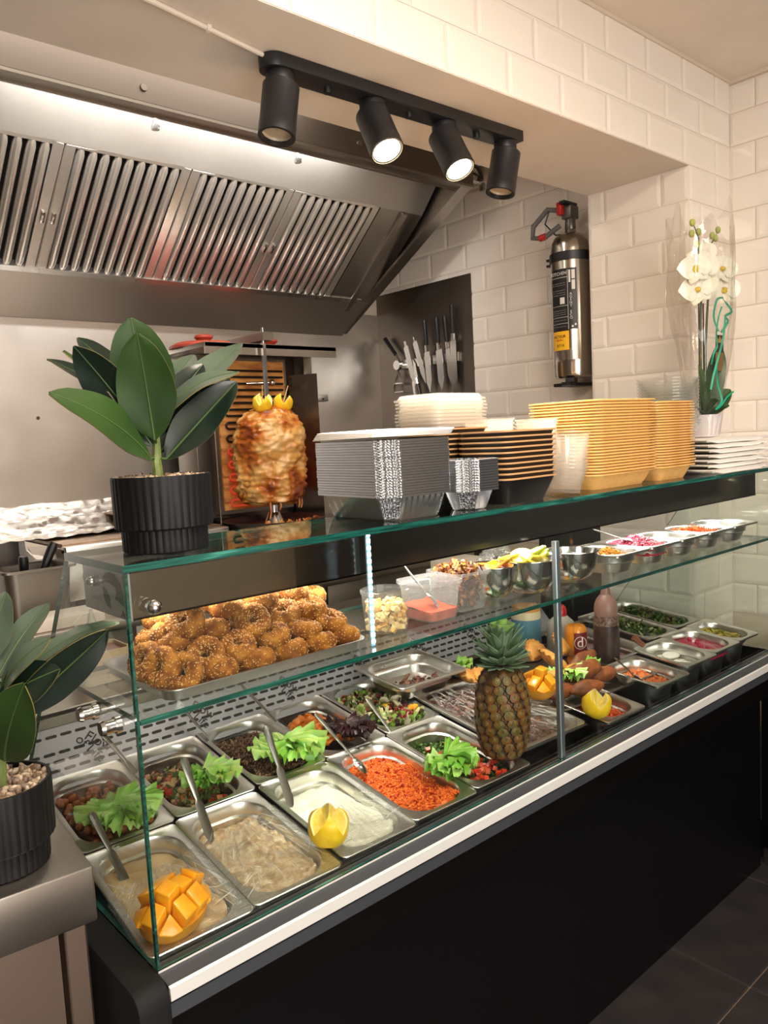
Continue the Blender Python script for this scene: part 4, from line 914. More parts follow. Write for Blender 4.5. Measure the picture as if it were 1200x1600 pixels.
ribb(curl((0, 0), [(.0, .36, 0), (-.02, .33, .0), (-.015, .28, .01), (-.03, .25, 0), (-.05, .23, 0), (-.045, .20, .01)]))
ribb(curl((0, 0), [(.02, .33, 0), (.005, .27, 0), (-.03, .21, 0), (-.055, .165, 0), (-.07, .13, .0)]), .005)
ribb(curl((0, 0), [(-.035, .20, 0), (-.01, .15, .01), (-.005, .10, 0), (-.04, .075, 0)]), .005)
ribb(curl((0, 0), [(-.045, .075, 0), (-.01, .085, 0), (.03, .11, 0), (.07, .125, 0), (.085, .115, .02)]), .004)
ribb(curl((0, 0), [(.01, .385, 0), (-.03, .375, 0), (-.028, .33, .01), (-.02, .29, .0)]), .005)
ribb(curl((0, 0), [(.005, .38, 0), (.045, .375, .01), (.06, .35, 0), (.02, .335, 0), (.035, .32, 0), (.015, .29, .01)]), .006)
MB().cbox((OX+.035, OY-.03, OZ+.235), (.045, .0012, .10)).build('tag_card', plain('gold_tag', '#8a6a34', .5), t, world=True, smooth=0)
MB().cbox((OX+.035, OY-.0312, OZ+.262), (.045, .0008, .048)).build('tag_top', plain('tag_dark', '#2a2420', .5), t, world=True, smooth=0)
b = MB(); cw = [(-.014, -.004), (-.017, .012), (-.008, .004), (0, .016), (.008, .004), (.017, .012), (.014, -.004)]
b.prism(cw, 0, .0006, Matrix.Translation((OX+.035, OY-.0317, OZ+.268)) @ Matrix.Rotation(PI/2, 4, 'X')); b.build('crown_print', plain('gold_print', '#b8955a', .5), t, world=True, smooth=0)
FILM = glassy('orchid_film', '#f7f5f2', .9, .03, .015, '#ffffff', .35, 9)
def wrap(u, v):
    a = 2*PI*u; R = .048+.062*min(1, v*1.6)-.012*max(0, v-.75)*4*.3; k = 1+.10*math.sin(5*a+v*4)+.05*math.sin(11*a-v*9)
    zz = OZ+.003+(.60+.035*math.sin(3*a)+.02*math.sin(7*a))*v
    return (OX+R*k*math.cos(a)*1.0, OY+min(.8, .72)*R*k*math.sin(a), zz)
MB().grid(wrap, 48, 22).build('film_wrap', FILM, t, world=True, recalc=False, smooth=60)
# ------------------------------------------------------------------ on the glass shelf
_tray = MB().loft([rrect(.352, .225, .02, .001, 6), rrect(.36, .233, .024, .016, 6), rrect(.372, .245, .028, .0175, 6), rrect(.372, .245, .028, .019, 6), rrect(.358, .231, .023, .018, 6), rrect(.346, .219, .018, .0025, 6)], cap0=True, cap1=True)
t = _tray.build('oven_tray', STEEL_P, None, recalc=False); M = TR(.243, .152, SHZ); t.matrix_world = M; MW[t] = M
tag(t, 'shallow steel tray under the sesame rings on the glass shelf', 'tray')
CRUST = mottled('falafel_crust', [(.2, '#3f1f06'), (.42, '#744010'), (.62, '#98601f'), (.85, '#b27a36')], 60, .8, .9, 6, 170, dist=.003, spec=.25); SEED = plain('sesame_seed', '#c99e66', .55)
def bun_mesh(seed):
    b = MB(); rnd = random.Random(seed); nu, nv = 72, 30; R0, r0 = .0182, .0124
    def surf(a, c):
        k = 1+.10*noise.noise(Vector((math.cos(a)*2, math.sin(a)*2, seed*3+math.sin(c))))+.10*noise.noise(Vector((math.cos(a)*7, math.sin(a)*7+seed, c*2)))+.05*noise.noise(Vector((a*9, c*7, seed)))+.055*noise.noise(Vector((math.cos(a)*24, math.sin(a)*24, c*9+seed)))
        rr = r0*k; return Vector(((R0+rr*math.cos(c))*math.cos(a), (R0+rr*math.cos(c))*math.sin(a), rr*1.28*math.sin(c)))
    v = [surf(2*PI*i/nu, 2*PI*j/nv) for i in range(nu) for j in range(nv)]
    b.add(v, [(i*nv+j, i*nv+(j+1) % nv, ((i+1) % nu)*nv+(j+1) % nv, ((i+1) % nu)*nv+j) for i in range(nu) for j in range(nv)])
    body = b.mesh('falafel_ring', CRUST, 80); s = MB()
    for q in range(360):
        a, c = rnd.uniform(0, 2*PI), rnd.uniform(-1.2, 3.6); p = surf(a, c); n = (p-Vector((R0*math.cos(a), R0*math.sin(a), 0))).normalized()
        M = Matrix.Translation(p+n*.0002) @ n.to_track_quat('Z', 'Y').to_matrix().to_4x4() @ Matrix.Rotation(rnd.uniform(0, 6), 4, 'Z')
        s.ball((0, 0, 0), .00115, M, 0, 5, 3, (.7, 1.25, .5))
    return body, s.mesh('sesame', SEED, 60, recalc=False)
BM3 = [bun_mesh(s) for s in range(4)]
bpos = [(0.099, 0.062, -0.176), (0.075, 0.077, -0.166), (0.066, 0.105, -0.160), (0.158, 0.064, -0.188), (0.224, 0.064, -0.188), (0.286, 0.064, -0.187), (0.344, 0.064, -0.188), (0.402, 0.074, -0.188), (0.142, 0.072, -0.163), (0.2, 0.078, -0.163), (0.267, 0.083, -0.163), (0.329, 0.083, -0.163), (0.388, 0.088, -0.163), (0.106, 0.105, -0.143), (0.175, 0.112, -0.138), (0.127, 0.098, -0.112), (0.090, 0.128, -0.133), (0.241, 0.098, -0.134), (0.309, 0.112, -0.138), (0.366, 0.115, -0.138), (0.112, 0.142, -0.105), (0.21, 0.125, -0.108), (0.281, 0.132, -0.110), (0.352, 0.145, -0.112), (0.178, 0.152, -0.100), (0.400, 0.162, -0.131),
        (.17, .128, -.186), (.235, .132, -.186), (.30, .132, -.186), (.365, .14, -.186), (.16, .19, -.186), (.24, .2, -.186), (.32, .2, -.186), (.10, .17, -.18), (.235, .165, -.155), (.30, .175, -.155), (.17, .175, -.155), (.25, .19, -.125), (.31, .20, -.125)]
bax = {0: (-.7, -.6, .42), 1: (-.8, -.35, .42), 2: (-.85, -.2, .5), 8: (-.36, -.72, .6), 9: (-.15, -.45, .88), 15: (-.6, -.42, .66), 17: (-.35, -.70, .62), 20: (-.25, -.3, .92), 21: (.25, -.1, .95), 14: (.15, .3, .95), 13: (-.3, .35, .88), 16: (-.5, .2, .8), 18: (-.25, -.3, .92), 19: (.1, -.35, .93), 12: (.1, -.3, .95), 3: (.1, .35, .93), 4: (0, .4, .9), 5: (-.05, .35, .93), 6: (.1, .4, .9), 7: (.35, .3, .9)}
for k, p in enumerate(bpos):
    ax = Vector(bax.get(k, (random.gauss(0, .15), random.gauss(.1, .15), 1))); M = Matrix.Translation(p) @ ax.to_track_quat('Z', 'Y').to_matrix().to_4x4() @ Matrix.Rotation(k*1.3, 4, 'Z')
    bd, sd = BM3[k % 4]; o = tag(link('falafel_ring', bd, None, M), 'sesame-crusted brown falafel ring in the pile on the steel tray', 'falafel ring', 'falafel rings'); tag(link('sesame', sd, o), kind='stuff')
# crouton tub
TUBC = glassy('tub_plastic', '#f6f4f0', 1.0, .05, .05, '#ffffff')
t = thing('crouton_tub', 'round clear tub of bread croutons beside the cold light strip', 'tub', (.530, .105, SHZ))
MB().lathe([(.0375, .001), (.0395, .003), (.0435, .070), (.0455, .071), (.0455, .076), (.0435, .077)], 32, MW[t], cap0=True).build('tub_wall', TUBC, t, world=True, recalc=False)
b = MB()
CR = [mottled('crouton', [(.3, '#c08a3e'), (.7, '#e3bd78')], 90, .7, .3), plain('crouton_pale', '#e6cb94', .7)]
for q in range(330):
    r = .035*math.sqrt(random.random()); a = random.uniform(0, 6.3); zz = random.uniform(.006, .050+.006*math.cos(r*40)); cubelet(b, (.530+r*math.cos(a), .105+r*math.sin(a), SHZ+zz), random.uniform(.0065, .0088), q % 2, q)
tag(b.build('croutons', CR, None, smooth=0, recalc=False), 'toasted bread cubes filling the round clear tub', 'food', None, 'stuff')
def sqtub(label, x, y, yaw, w, d, h):
    M = TR(x, y, SHZ+.0005, yaw); t = thing('square_tub', label, 'tub', M)
    b = MB().loft([rrect(w-.026, d-.026, .012, 0, 5), rrect(w-.022, d-.022, .014, .004, 5), rrect(w-.012, d-.012, .016, h-.014, 5), rrect(w-.010, d-.010, .016, h-.012, 5), rrect(w, d, .018, h-.006, 5), rrect(w, d, .018, h, 5), rrect(w-.006, d-.006, .016, h, 5), rrect(w-.008, d-.008, .016, h-.006, 5)], cap0=True)
    b.build('tub_wall', glassy('polypropylene', '#efedec', 1.0, .12, .14, '#f2f0f0'), t, recalc=False); return M
M = sqtub('square clear tub of red spice powder with a spoon standing in it', .648, .108, -2, .096, .108, .075)
b = MB().loft([rrect(.068, .08, .012, .002, 5), rrect(.074, .086, .012, .020, 5)], cap0=True); b.grid(lambda i, j: ((i-.5)*.072, (j-.5)*.084, .022+.003*N3(i*6, j*6)+.012*(j-.5)), 14, 14)
o = link('spice_powder', b.mesh('spice_powder', mottled('red_spice', [(.3, '#a8361a'), (.7, '#cf5a30')], 80, .85, .2), 50), None, M); tag(o, 'red spice powder in the square clear tub', 'spice', None, 'stuff')
cutlery('spoon', 'steel spoon standing in the red spice tub', (.604, .135, -.098), (.655, .098, -.185), 'spoon', .019)
M = sqtub('square clear tub heaped with brown fried onions', .745, .122, -2, .098, .108, .078)
FR = [mottled('fried_onion', [(.3, '#7a3a12'), (.6, '#b0682a'), (.85, '#d9a050')], 60, .5, .3), plain('onion_dark', '#5e2c14', .5), plain('onion_gold', '#cf9440', .5)]
b = MB()
for q in range(620):
    h = random.random(); x, y = random.uniform(-.036, .036), random.uniform(-.042, .042); zt = .008+h*.072+(.016*math.exp(-(x*x+y*y)/.001) if h > .8 else 0); ribbon(b, (x*(.75+.25*h), y*(.75+.25*h), zt), random.uniform(.012, .024), random.uniform(.004, .008), random.randrange(3) if h > .7 else random.choice((0, 1, 1)), q, 1.4)
o = link('fried_onions', b.mesh('fried_onions', FR, 60, recalc=False), None, M); tag(o, 'crisp fried onions heaped in the square tub', 'food', None, 'stuff')
def bowl(label, x, y, R, h):
    M = TR(x, y, SHZ+.0005); o = MB().lathe([(.001, 0), (R*.5, 0), (R*.72, h*.16), (R*.9, h*.5), (R*.98, h-.002), (R*1.03, h), (R*1.03, h+.0012), (R*.97, h-.001), (R*.88, h*.5), (R*.7, h*.18), (R*.48, .003), (.001, .003)], 40).build('steel_bowl', STEEL_B, None, recalc=False); o.matrix_world = M; MW[o] = M
    tag(o, label, 'bowl', 'steel bowls'); return M
def slice_(name, label, M, p, rx, rz_, r, mats, t=.005):
    b = MB().lathe([(.001, 0), (r*.86, 0), (r*.90, 0), (r, .001), (r, t-.001), (r*.9, t), (r*.86, t), (.001, t)], 20)
    b.m = [0 if k//20 in (0, 6) else (1 if k//20 in (1, 5) else 2) for k in range(len(b.f))]
    o = b.build(name, mats, None); MM = M @ TR(*p, rz_, rx); o.matrix_world = MM; MW[o] = MM; return tag(o, label[0], label[1])
YEL = plain('lemon_flesh', '#e6d24a', .25, coat=.3); PITH = plain('pale_pith', '#efe9b8', .5); YPEEL = plain('lemon_peel', '#d8c22a', .4); PEELG = plain('lime_peel', '#8fae2c', .4)
M1 = bowl('smaller steel bowl with orange slices beside the fried onions', .872, .140, .054, .066)
OR = plain('orange_flesh', '#f0981e', .25, coat=.3)
for k, (px, py, rx, rz_) in enumerate(((-.015, -.012, 35, 20), (.012, .012, -30, 80), (-.012, .02, 20, 140), (.016, -.016, 40, 200))): slice_('orange_slice', ('orange slice in the smaller steel bowl', 'fruit slice'), M1, (px, py, .056+.003*k), rx, rz_, .022, [OR, PITH, plain('orange_peel', '#e07c12', .4)])['group'] = 'orange slices'
o = slice_('radish_slice', ('single red-rimmed radish slice among the orange slices', 'radish slice'), M1, (.026, -.012, .064), 30, 0, .012, [plain('radish_pink', '#d94a5e', .3), PITH, plain('radish_red', '#b01828', .3)], .004)
M2 = bowl('larger steel bowl heaped with lemon and celery left of the aluminium post', .958, .112, .072, .072)
for k, (px, py, rx, rz_) in enumerate(((-.035, .0, 25, 10), (-.02, -.02, 30, 60), (.0, -.025, 25, 120), (-.015, .02, -20, 30), (.02, -.01, 20, 250), (-.04, .02, 15, 200), (-.028, -.005, 30, 300))): slice_('lemon_slice', ('lemon slice in the larger steel bowl', 'fruit slice'), M2, (px, py, .064+.0025*k), rx, rz_, .025, [YEL, PITH, YPEEL])['group'] = 'lemon slices'
for k in range(7):
    b = MB(); n = 6; b.loft([[(.007*math.cos(a), .004*math.sin(a)+.002*abs(math.cos(a)), z) for a in [2*PI*q/10 for q in range(10)]] for z in (-.024, 0, .024)], cap0=True, cap1=True)
    o = b.build('celery_stick', plain('celery', '#b9c94a', .35, sub=.1), None); MM = M2 @ TR(.022+.005*(k % 3), .012*(k % 3)-.012, .074+.006*(k//3), 40+k*9, 80, 0); o.matrix_world = MM; MW[o] = MM; tag(o, 'pale green celery stick in the larger steel bowl', 'celery stick', 'celery sticks')
M3 = bowl('steel bowl with white sauce right of the aluminium post', 1.125, .115, .064, .066)
b = MB().lathe([(.001, .050), (.055, .050)], 24); o = link('white_sauce', b.mesh('white_sauce', plain('sauce_white', '#dcdccf', .4), 40), None, M3); tag(o, 'pale sauce with chopped herbs in the third steel bowl', 'food', None, 'stuff')
SH = .052
SL = ['pan of yellow fried shreds, first on the shelf right of the post', 'pan heaped with red pomegranate seeds on the shelf', 'pan of pale cream on the shelf right of the pomegranate seeds', 'pan of orange carrot shreds on the shelf', 'empty pan at the far right of the shelf']
SM = []
for k, (x, w) in enumerate(((1.172, .150), (1.325, .146), (1.474, .146), (1.623, .146), (1.772, .150))): SM.append(pan('food_pan', SL[k], (x, .022, SHZ+SH+.001), w, .172, SH, 0, 0, group='pans on the glass shelf')[1])
FSH = [plain('fried_shred', '#d9a030', .5), plain('fried_shred_dark', '#b57618', .5)]
b = MB().grid(fill_fn(.150, .172, -.030, lambda x, y: .012*math.exp(-(x*x+(y+.01)**2)/.0014)), 12, 12)
for q in range(300): x, y = random.gauss(0, .022), random.gauss(-.01, .024); x = max(-.045, min(.045, x)); y = max(-.055, min(.055, y)); ribbon(b, (x, y, -.024+.022*math.exp(-(x*x+(y+.01)**2)/.0014)+random.uniform(0, .005)), random.uniform(.008, .016), .003, q % 2, q, 1.5)
food('fried_shreds', 'yellow fried shreds in the first shelf pan', SM[0], b, FSH)
POM = mottled('pomegranate_seed', [(.3, '#9c1030'), (.7, '#d03a58')], 70, .12, coat=.6, sub=.1)
b = MB().grid(fill_fn(.146, .172, -.02, lambda x, y: .022*math.exp(-(x*x+y*y)/.003)), 12, 12)
for q in range(700): x, y = inpan(.146, .172, .022); chunk(b, (x, y, -.016+.026*math.exp(-(x*x+(y)**2)/.0026)+random.uniform(-.002, .004)), random.uniform(.0038, .0054), q % 2, q, (1, .8, .8), 6, 4, .3)
food('pomegranate_seeds', 'red pomegranate seeds heaped in the second shelf pan', SM[1], b, [POM, plain('pomegranate_light', '#cf4a66', .12, coat=.6)])
lumpy('pale_cream', 'pale cream low in the third shelf pan', SM[2], .146, .172, -.03, plain('cream_sauce', '#d9cdb8', .4))
b = MB().grid(fill_fn(.146, .172, -.026, lambda x, y: .01*math.exp(-(x*x+y*y)/.002)), 10, 10)
for q in range(320): x, y = inpan(.146, .172, .03); ribbon(b, (x, y, -.020+.014*math.exp(-(x*x+y*y)/.002)+random.uniform(0, .006)), .022, .003, 0, q, 1.2)
food('carrot_shreds', 'orange carrot shreds in the fourth shelf pan', SM[3], b, [plain('carrot', '#d9661e', .45)])
cutlery('serving_spoon', 'steel spoon resting in the pomegranate seed pan', (1.275, .155, -.112), (1.375, .105, -.155), 'spoon', .02)
# crumpled clear bag behind the bowls
def crump(i, j):
    x, y = (i-.5)*.20, (j-.5)*.16; return (1.02+x, .255+y*.35, -.200+.085*math.sin(PI*i)*math.sin(PI*min(1, j*1.02))+.020*N3(x*30, y*30, 1)+.010*N3(x*70, y*70, 4))
o = MB().grid(crump, 40, 30).build('plastic_bag', glassy('bag_film', '#eef0f0', 1.0, .1, .05, '#ffffff', .6, 40), None, recalc=False, smooth=40); tag(o, 'crumpled clear plastic bag behind the steel bowls on the shelf', 'plastic bag')
# ------------------------------------------------------------------ cling film, garnishes, cutlery in the pans
CLING = glassy('cling_film', '#fcfcfb', 1.6, .04, .015, '#ffffff', .45, 8, (6, 40, 6)); CREASE_GLINT = glassy('film_crease_glint', '#f6f6f4', 3.0, .10, .38, '#ffffff')
def film(label, M, w, d, y0, seed, fan=(0.02, .03), amp=.004, sag=.004, ncr=110):
    """stretched film from the front rim back to y0, pleats fanning out from one point"""
    def fn(i, j):
        x = (i-.5)*(w+.006); yb = y0+.05*(i-.5)+.012*N3(i*5, seed); y = -d/2-.003+(yb+d/2)*j
        ang = math.atan2(y-fan[1]*0-y0-.09, x-fan[0]); pl = abs(math.sin(ang*17+seed+1.5*N3(x*14, y*14, seed)))**3+.6*abs(math.sin(ang*41+2*N3(x*25, y*20, seed)))**4
        e = min(1, 7*min(i, 1-i), 7*j); zz = .0022-sag*math.sin(PI*i)*min(1, 1.6*j)*e+amp*pl*e*(.3+.7*j)+.0015*N3(x*60, y*60, seed)*e
        if j < .02 or i < .01 or i > .99: zz = -.006
        return (x, y, zz)
    o = MB().grid(fn, 110, 70).build('cling_film', CLING, None, recalc=False, smooth=25); o.matrix_world = M; MW[o] = M
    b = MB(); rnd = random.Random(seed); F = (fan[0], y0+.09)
    for q in range(ncr):                          # sharp gathered creases as white slivers, their glints put into the colour
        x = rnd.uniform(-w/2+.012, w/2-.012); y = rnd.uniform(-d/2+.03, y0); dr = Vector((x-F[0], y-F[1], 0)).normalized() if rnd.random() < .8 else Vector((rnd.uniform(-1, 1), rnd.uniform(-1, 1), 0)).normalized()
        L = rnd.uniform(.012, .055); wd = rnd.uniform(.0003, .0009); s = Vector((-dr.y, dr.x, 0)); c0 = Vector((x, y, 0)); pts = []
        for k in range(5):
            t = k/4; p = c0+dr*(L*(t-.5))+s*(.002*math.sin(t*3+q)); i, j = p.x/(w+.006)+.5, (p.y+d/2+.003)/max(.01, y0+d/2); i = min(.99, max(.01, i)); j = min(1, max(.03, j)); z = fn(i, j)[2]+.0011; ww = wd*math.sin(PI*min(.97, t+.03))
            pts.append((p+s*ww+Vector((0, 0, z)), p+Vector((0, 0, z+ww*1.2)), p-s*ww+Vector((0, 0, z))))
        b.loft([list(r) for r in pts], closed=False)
    tag(b.build('crease_glints', CREASE_GLINT, o, recalc=False, smooth=60), kind='stuff')
    return tag(o, label, 'cling film')
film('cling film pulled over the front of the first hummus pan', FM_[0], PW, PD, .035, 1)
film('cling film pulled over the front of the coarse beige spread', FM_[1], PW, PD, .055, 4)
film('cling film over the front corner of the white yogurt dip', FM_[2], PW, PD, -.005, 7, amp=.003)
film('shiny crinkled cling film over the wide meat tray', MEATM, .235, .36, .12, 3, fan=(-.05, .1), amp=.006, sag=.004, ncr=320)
lettuce('lettuce', 'frilly green lettuce in the chickpea stew, cut by the glass corner', TR(.110, .372, -.520, 20, 8), .070, 7, 3, spread=(1.2, .7))
lettuce('lettuce', 'frilly green lettuce at the front of the mixed vegetable salad', TR(.292, .386, -.517, 40, 8), .064, 6, 5, spread=(1.0, .8))
lettuce('lettuce', 'frilly green lettuce at the front of the brown lentils', TR(.475, .374, -.514, 10, 8), .068, 7, 8, spread=(1.3, .7))
lettuce('lettuce', 'bright green lettuce between the couscous and the herb salad', TR(.690, .118, -.545, 30, 8), .062, 7, 11, spread=(.9, .9))
DKL = [mottled('red_lettuce', [(.3, '#1c0d10'), (.6, '#36171c'), (.8, '#3d3a1c')], 25, .4, .3, bscale=90, dist=.001)]
lettuce('lettuce', 'dark red lettuce at the front of the sweet potato', TR(.630, .374, -.517, 15, 8), .056, 7, 14, DKL, spread=(1.2, .5))
lettuce('lettuce', 'green lettuce by the kibbeh behind the lemon crown', TR(1.222, .215, -.505, 0, 10), .056, 5, 17)
lettuce('lettuce', 'green lettuce beside the orange spread pan', TR(1.325, .215, -.505, 0, 0), .044, 4, 19)
lettuce('lettuce', 'green lettuce at the back left of the pastries', TR(1.10, .47, -.500, 0, 0), .045, 4, 23)
# mango cut as a hedgehog
MNG = mottled('mango_flesh', [(.3, '#e88f0a'), (.7, '#f7ac1c')], 30, .3, coat=.25, sub=.1); MSK = mottled('mango_skin', [(.3, '#b9771a'), (.7, '#d9982a')], 20, .45)
def mango(label, M, a, bb, h, ni, nj):
    root = thing('cut_mango', label, 'mango', M); rings = []
    for k in range(6): t = k/5; s = math.sin(PI/2*t)**.8; rings.append([(a*s*math.cos(q), bb*s*math.sin(q), h*.45*(t**2.2)) for q in [2*PI*i/28 for i in range(28)]])
    MB().loft(rings, cap0=False, cap1=True).build('skin', MSK, root, smooth=60)
    for i in range(ni):
        for j in range(nj):
            u, v = (2*(i+.5)/ni-1), (2*(j+.5)/nj-1)
            if u*u+v*v > 1.55: continue
            b = MB(); du, dv = .94/ni, .92/nj; v0 = []; v1 = []
            for su, sv in ((-1, -1), (1, -1), (1, 1), (-1, 1)):
                x, y = u+su*du, v+sv*dv; r = math.hypot(x, y); k = 1/max(1, r*1.0)
                v0.append((a*.80*x*k, bb*.80*y*k, h*.28)); zt = h*(1.02-.38*min(1.2, (u*u+v*v))+.06*math.sin(i*3+j*5))
                X, Y = u+su*du*.90, v+sv*dv*.88; rr = math.hypot(X, Y); kk = 1.06/max(1, rr*.95)
                v1.append((a*1.0*X*kk, bb*1.0*Y*kk, zt-.012*(X*u+Y*v)/max(.3, math.hypot(u, v))*(1 if rr > math.hypot(u, v) else -1)))
            b.add(v0+v1, [(3, 2, 1, 0), (4, 5, 6, 7)]+[(q, (q+1) % 4, 4+(q+1) % 4, 4+q) for q in range(4)])
            b.build('flesh_cube', MNG, root, bevel=.0022, smooth=60)
mango('half mango cut into raised cubes in the corner of the first hummus pan', TR(.062, .080, -.556, 25, 10, -4), .058, .045, .078, 4, 3)
mango('smaller cut mango behind the pineapple, beside the pastries', TR(1.090, .200, -.505, 10, 10), .048, .040, .070, 3, 3)
LPE = mottled('lemon_skin', [(.3, '#e6b812'), (.7, '#f6cf2a')], 60, .4, .25, bscale=260, dist=.0006); LFL = mottled('lemon_pulp', [(.3, '#f0cc4a'), (.7, '#f8e488')], 90, .25, .3, coat=.4)
def lemon_crown(label, M, r, k=4, ph=0., name='lemon_flower', parent=None, hi=.85):
    b = MB(); n = 64; rows = 9
    tri = lambda a: abs(((a*k/(2*PI)+ph) % 1)*2-1)
    rim = [r*(-.12+hi*tri(2*PI*i/n)) for i in range(n)]; rings = []
    for q in range(rows+1):
        row = []
        for i in range(n):
            a = 2*PI*i/n; z0, z1 = -r*1.02, rim[i]; z = z0+(z1-z0)*(q/rows)**.8; rad = r*math.sqrt(max(0, 1-(min(.995, abs(z/(r*1.04))))**2.3)); rad = rad if z < .25*r else rad*(1+.10*(z/r))
            row.append((rad*math.cos(a), rad*math.sin(a), z))
        rings.append(row)
    b.loft(rings, mi=0); ins = [(x*.9, y*.9, z-.03*r) for x, y, z in rings[-1]]; b.loft([rings[-1], ins], mi=2)
    b.loft([ins, [(x*.35, y*.35, -.02*r+.12*z) for x, y, z in ins], [(x*.02, y*.02, -.12*r) for x, y, z in ins]], mi=1)
    o = b.build(name, [LPE, LFL, plain('lemon_pith', '#f3e6a8', .5)], parent, smooth=28, recalc=False)
    if parent is None: o.matrix_world = M; MW[o] = M; tag(o, label, 'lemon')
    else: o.matrix_local = M
    return o
lemon_crown('lemon cut into a pointed flower between the beige spread and the yogurt dip', TR(.352, .078, -.510, 20, 6), .035, 4, .62, hi=1.1)
lemon_crown('lemon wedge crown at the corner of the chunky red stew, right of the post', TR(1.138, .066, -.505, 60, 6), .034, 3, .1, hi=1.05)
# pineapple
def pineapple(M):
    root = thing('pineapple', 'whole pineapple with trimmed green crown standing in the middle of the display', 'pineapple', M)
    H = .198; prof = [(.001, 0), (.026, .001), (.040, .010), (.049, .035), (.055, .075), (.0565, .105), (.054, .14), (.047, .17), (.036, .189), (.024, .197), (.001, .199)]
    SKN = mottled('pineapple_skin', [(.25, '#22150a'), (.5, '#4a2c0e'), (.75, '#6e4714')], 30, .55, .4, bscale=90)
    MB().lathe(prof, 40).build('body', SKN, root)
    def rad(z):
        for (r0, z0), (r1, z1) in zip(prof, prof[1:]):
            if z0 <= z <= z1: return r0+(r1-r0)*(z-z0)/max(1e-6, z1-z0)
        return .01
    b = MB(); rows = 10; nper = 13
    def slope(z): return (rad(min(.198, z+.004))-rad(max(0, z-.004)))/.008
    for q in range(rows):
        for k in range(nper):
            z = .012+q*.0182+.0182*k/nper; a = 2*PI*(k+.5*q)/nper+.12*q
            if z > .190: continue
            R = rad(z); n = Vector((math.cos(a), math.sin(a), -slope(z))).normalized(); c = Vector((R*math.cos(a), R*math.sin(a), z)); s = Vector((-math.sin(a), math.cos(a), 0)); u = n.cross(s); u = u if u.z > 0 else -u
            w = PI*R/nper*1.03; hh = .0118; o = len(b.v)
            out = [s*(w*math.cos(t))*(1 if abs(math.cos(t)) > .1 else 1)+u*(hh*math.sin(t)) for t in [2*PI*i/8 for i in range(8)]]
            v = [c+p*1.0-n*.0015 for p in out]+[c+p*.86+n*.0022 for p in out]+[c+p*.45+n*.0032+u*.001 for p in out]+[c+u*.003+n*.0050]
            f = []; mi = []
            for L in range(2):
                for i in range(8): j = (i+1) % 8; f.append((L*8+i, L*8+j, L*8+8+j, L*8+8+i)); mi.append(0 if L == 0 else 1)
            for i in range(8): f.append((16+i, 16+(i+1) % 8, 24)); mi.append(2)
            b.v += [tuple(p) for p in v]; b.f += [tuple(i+o for i in q_) for q_ in f]; b.m += mi
            tip = c+n*.0042+u*.001; b.add([tip-s*.0032-u*.002, tip+s*.0032-u*.002, tip+u*.0095+n*.0040], [(0, 1, 2)], None, 2)
    tag(b.build('eyes', [mottled('eye_groove', [(.3, '#201206'), (.7, '#3d240b')], 60, .6), mottled('eye_skin', [(.3, '#43260b'), (.48, '#7a4812'), (.62, '#505020'), (.8, '#8a571a')], 34, .5, .3, bscale=120), mottled('eye_bract', [(.3, '#4a3a1c'), (.7, '#8f7644')], 120, .55)], root, recalc=False, smooth=50), kind='stuff')
    PL = mottled('pineapple_leaf', [(.3, '#3f5a3c'), (.7, '#67805a')], 30, .45, .15); PLU = mottled('pineapple_leaf_under', [(.3, '#5a7058'), (.7, '#84987c')], 30, .5)
    zc = .194; rnd = random.Random(4)
    for ring, (n, R, rise, L, Wd) in enumerate(((13, .030, .006, .040, .019), (13, .031, .022, .050, .021), (12, .031, .040, .056, .022), (11, .031, .060, .054, .023), (10, .031, .080, .042, .023), (9, .031, .098, .026, .022))):
        for k in range(n):
            a = 2*PI*(k+.5*(ring % 2))/n+rnd.uniform(-.12, .12); d = Vector((math.cos(a), math.sin(a), 0)); el = (.15, .45, .75, 1.0, 1.2, 1.42)[ring]+rnd.uniform(-.1, .1)
            p0 = Vector((0, 0, zc+rise*.72))+d*R*.55; p1 = p0+(d*math.cos(el)+Vector((0, 0, math.sin(el))))*L*rnd.uniform(.9, 1.1)
            n_ = Vector((0, 0, 1))*math.cos(el)-d*math.sin(el)
            leaf_mesh(p0, p1, Wd, n_, bow=.10 if ring > 2 else -.05, fold=.35, edge=False, prof=.42, wav=.0).build('leaf', [PL, PLU, PL, PLU], root, smooth=60)
    b = MB(); pts = [(math.cos(t)*(.003+.0024*t), math.sin(t)*(.003+.0024*t)) for t in [k*.35 for k in range(38)]]
    b.loft([[(x*.8, y*.8, zc+.080) for x, y in pts], [(x, y, zc+.112-.0005*k) for k, (x, y) in enumerate(pts)], [(x*.93, y*.93, zc+.112-.0005*k) for k, (x, y) in enumerate(pts)], [(x*.74, y*.74, zc+.080) for x, y in pts]], closed=False)
    b.build('cut_rosette', mottled('rosette_green', [(.3, '#64893c'), (.7, '#a3c46c')], 40, .4, sub=.1), root, recalc=False)
    MB().lathe([(.012, zc+.01), (.020, zc+.05), (.024, zc+.09), (.001, zc+.10)], 20).build('crown_core', PL, root)
pineapple(TR(.836, .098, -.549, 20, 0, 2))
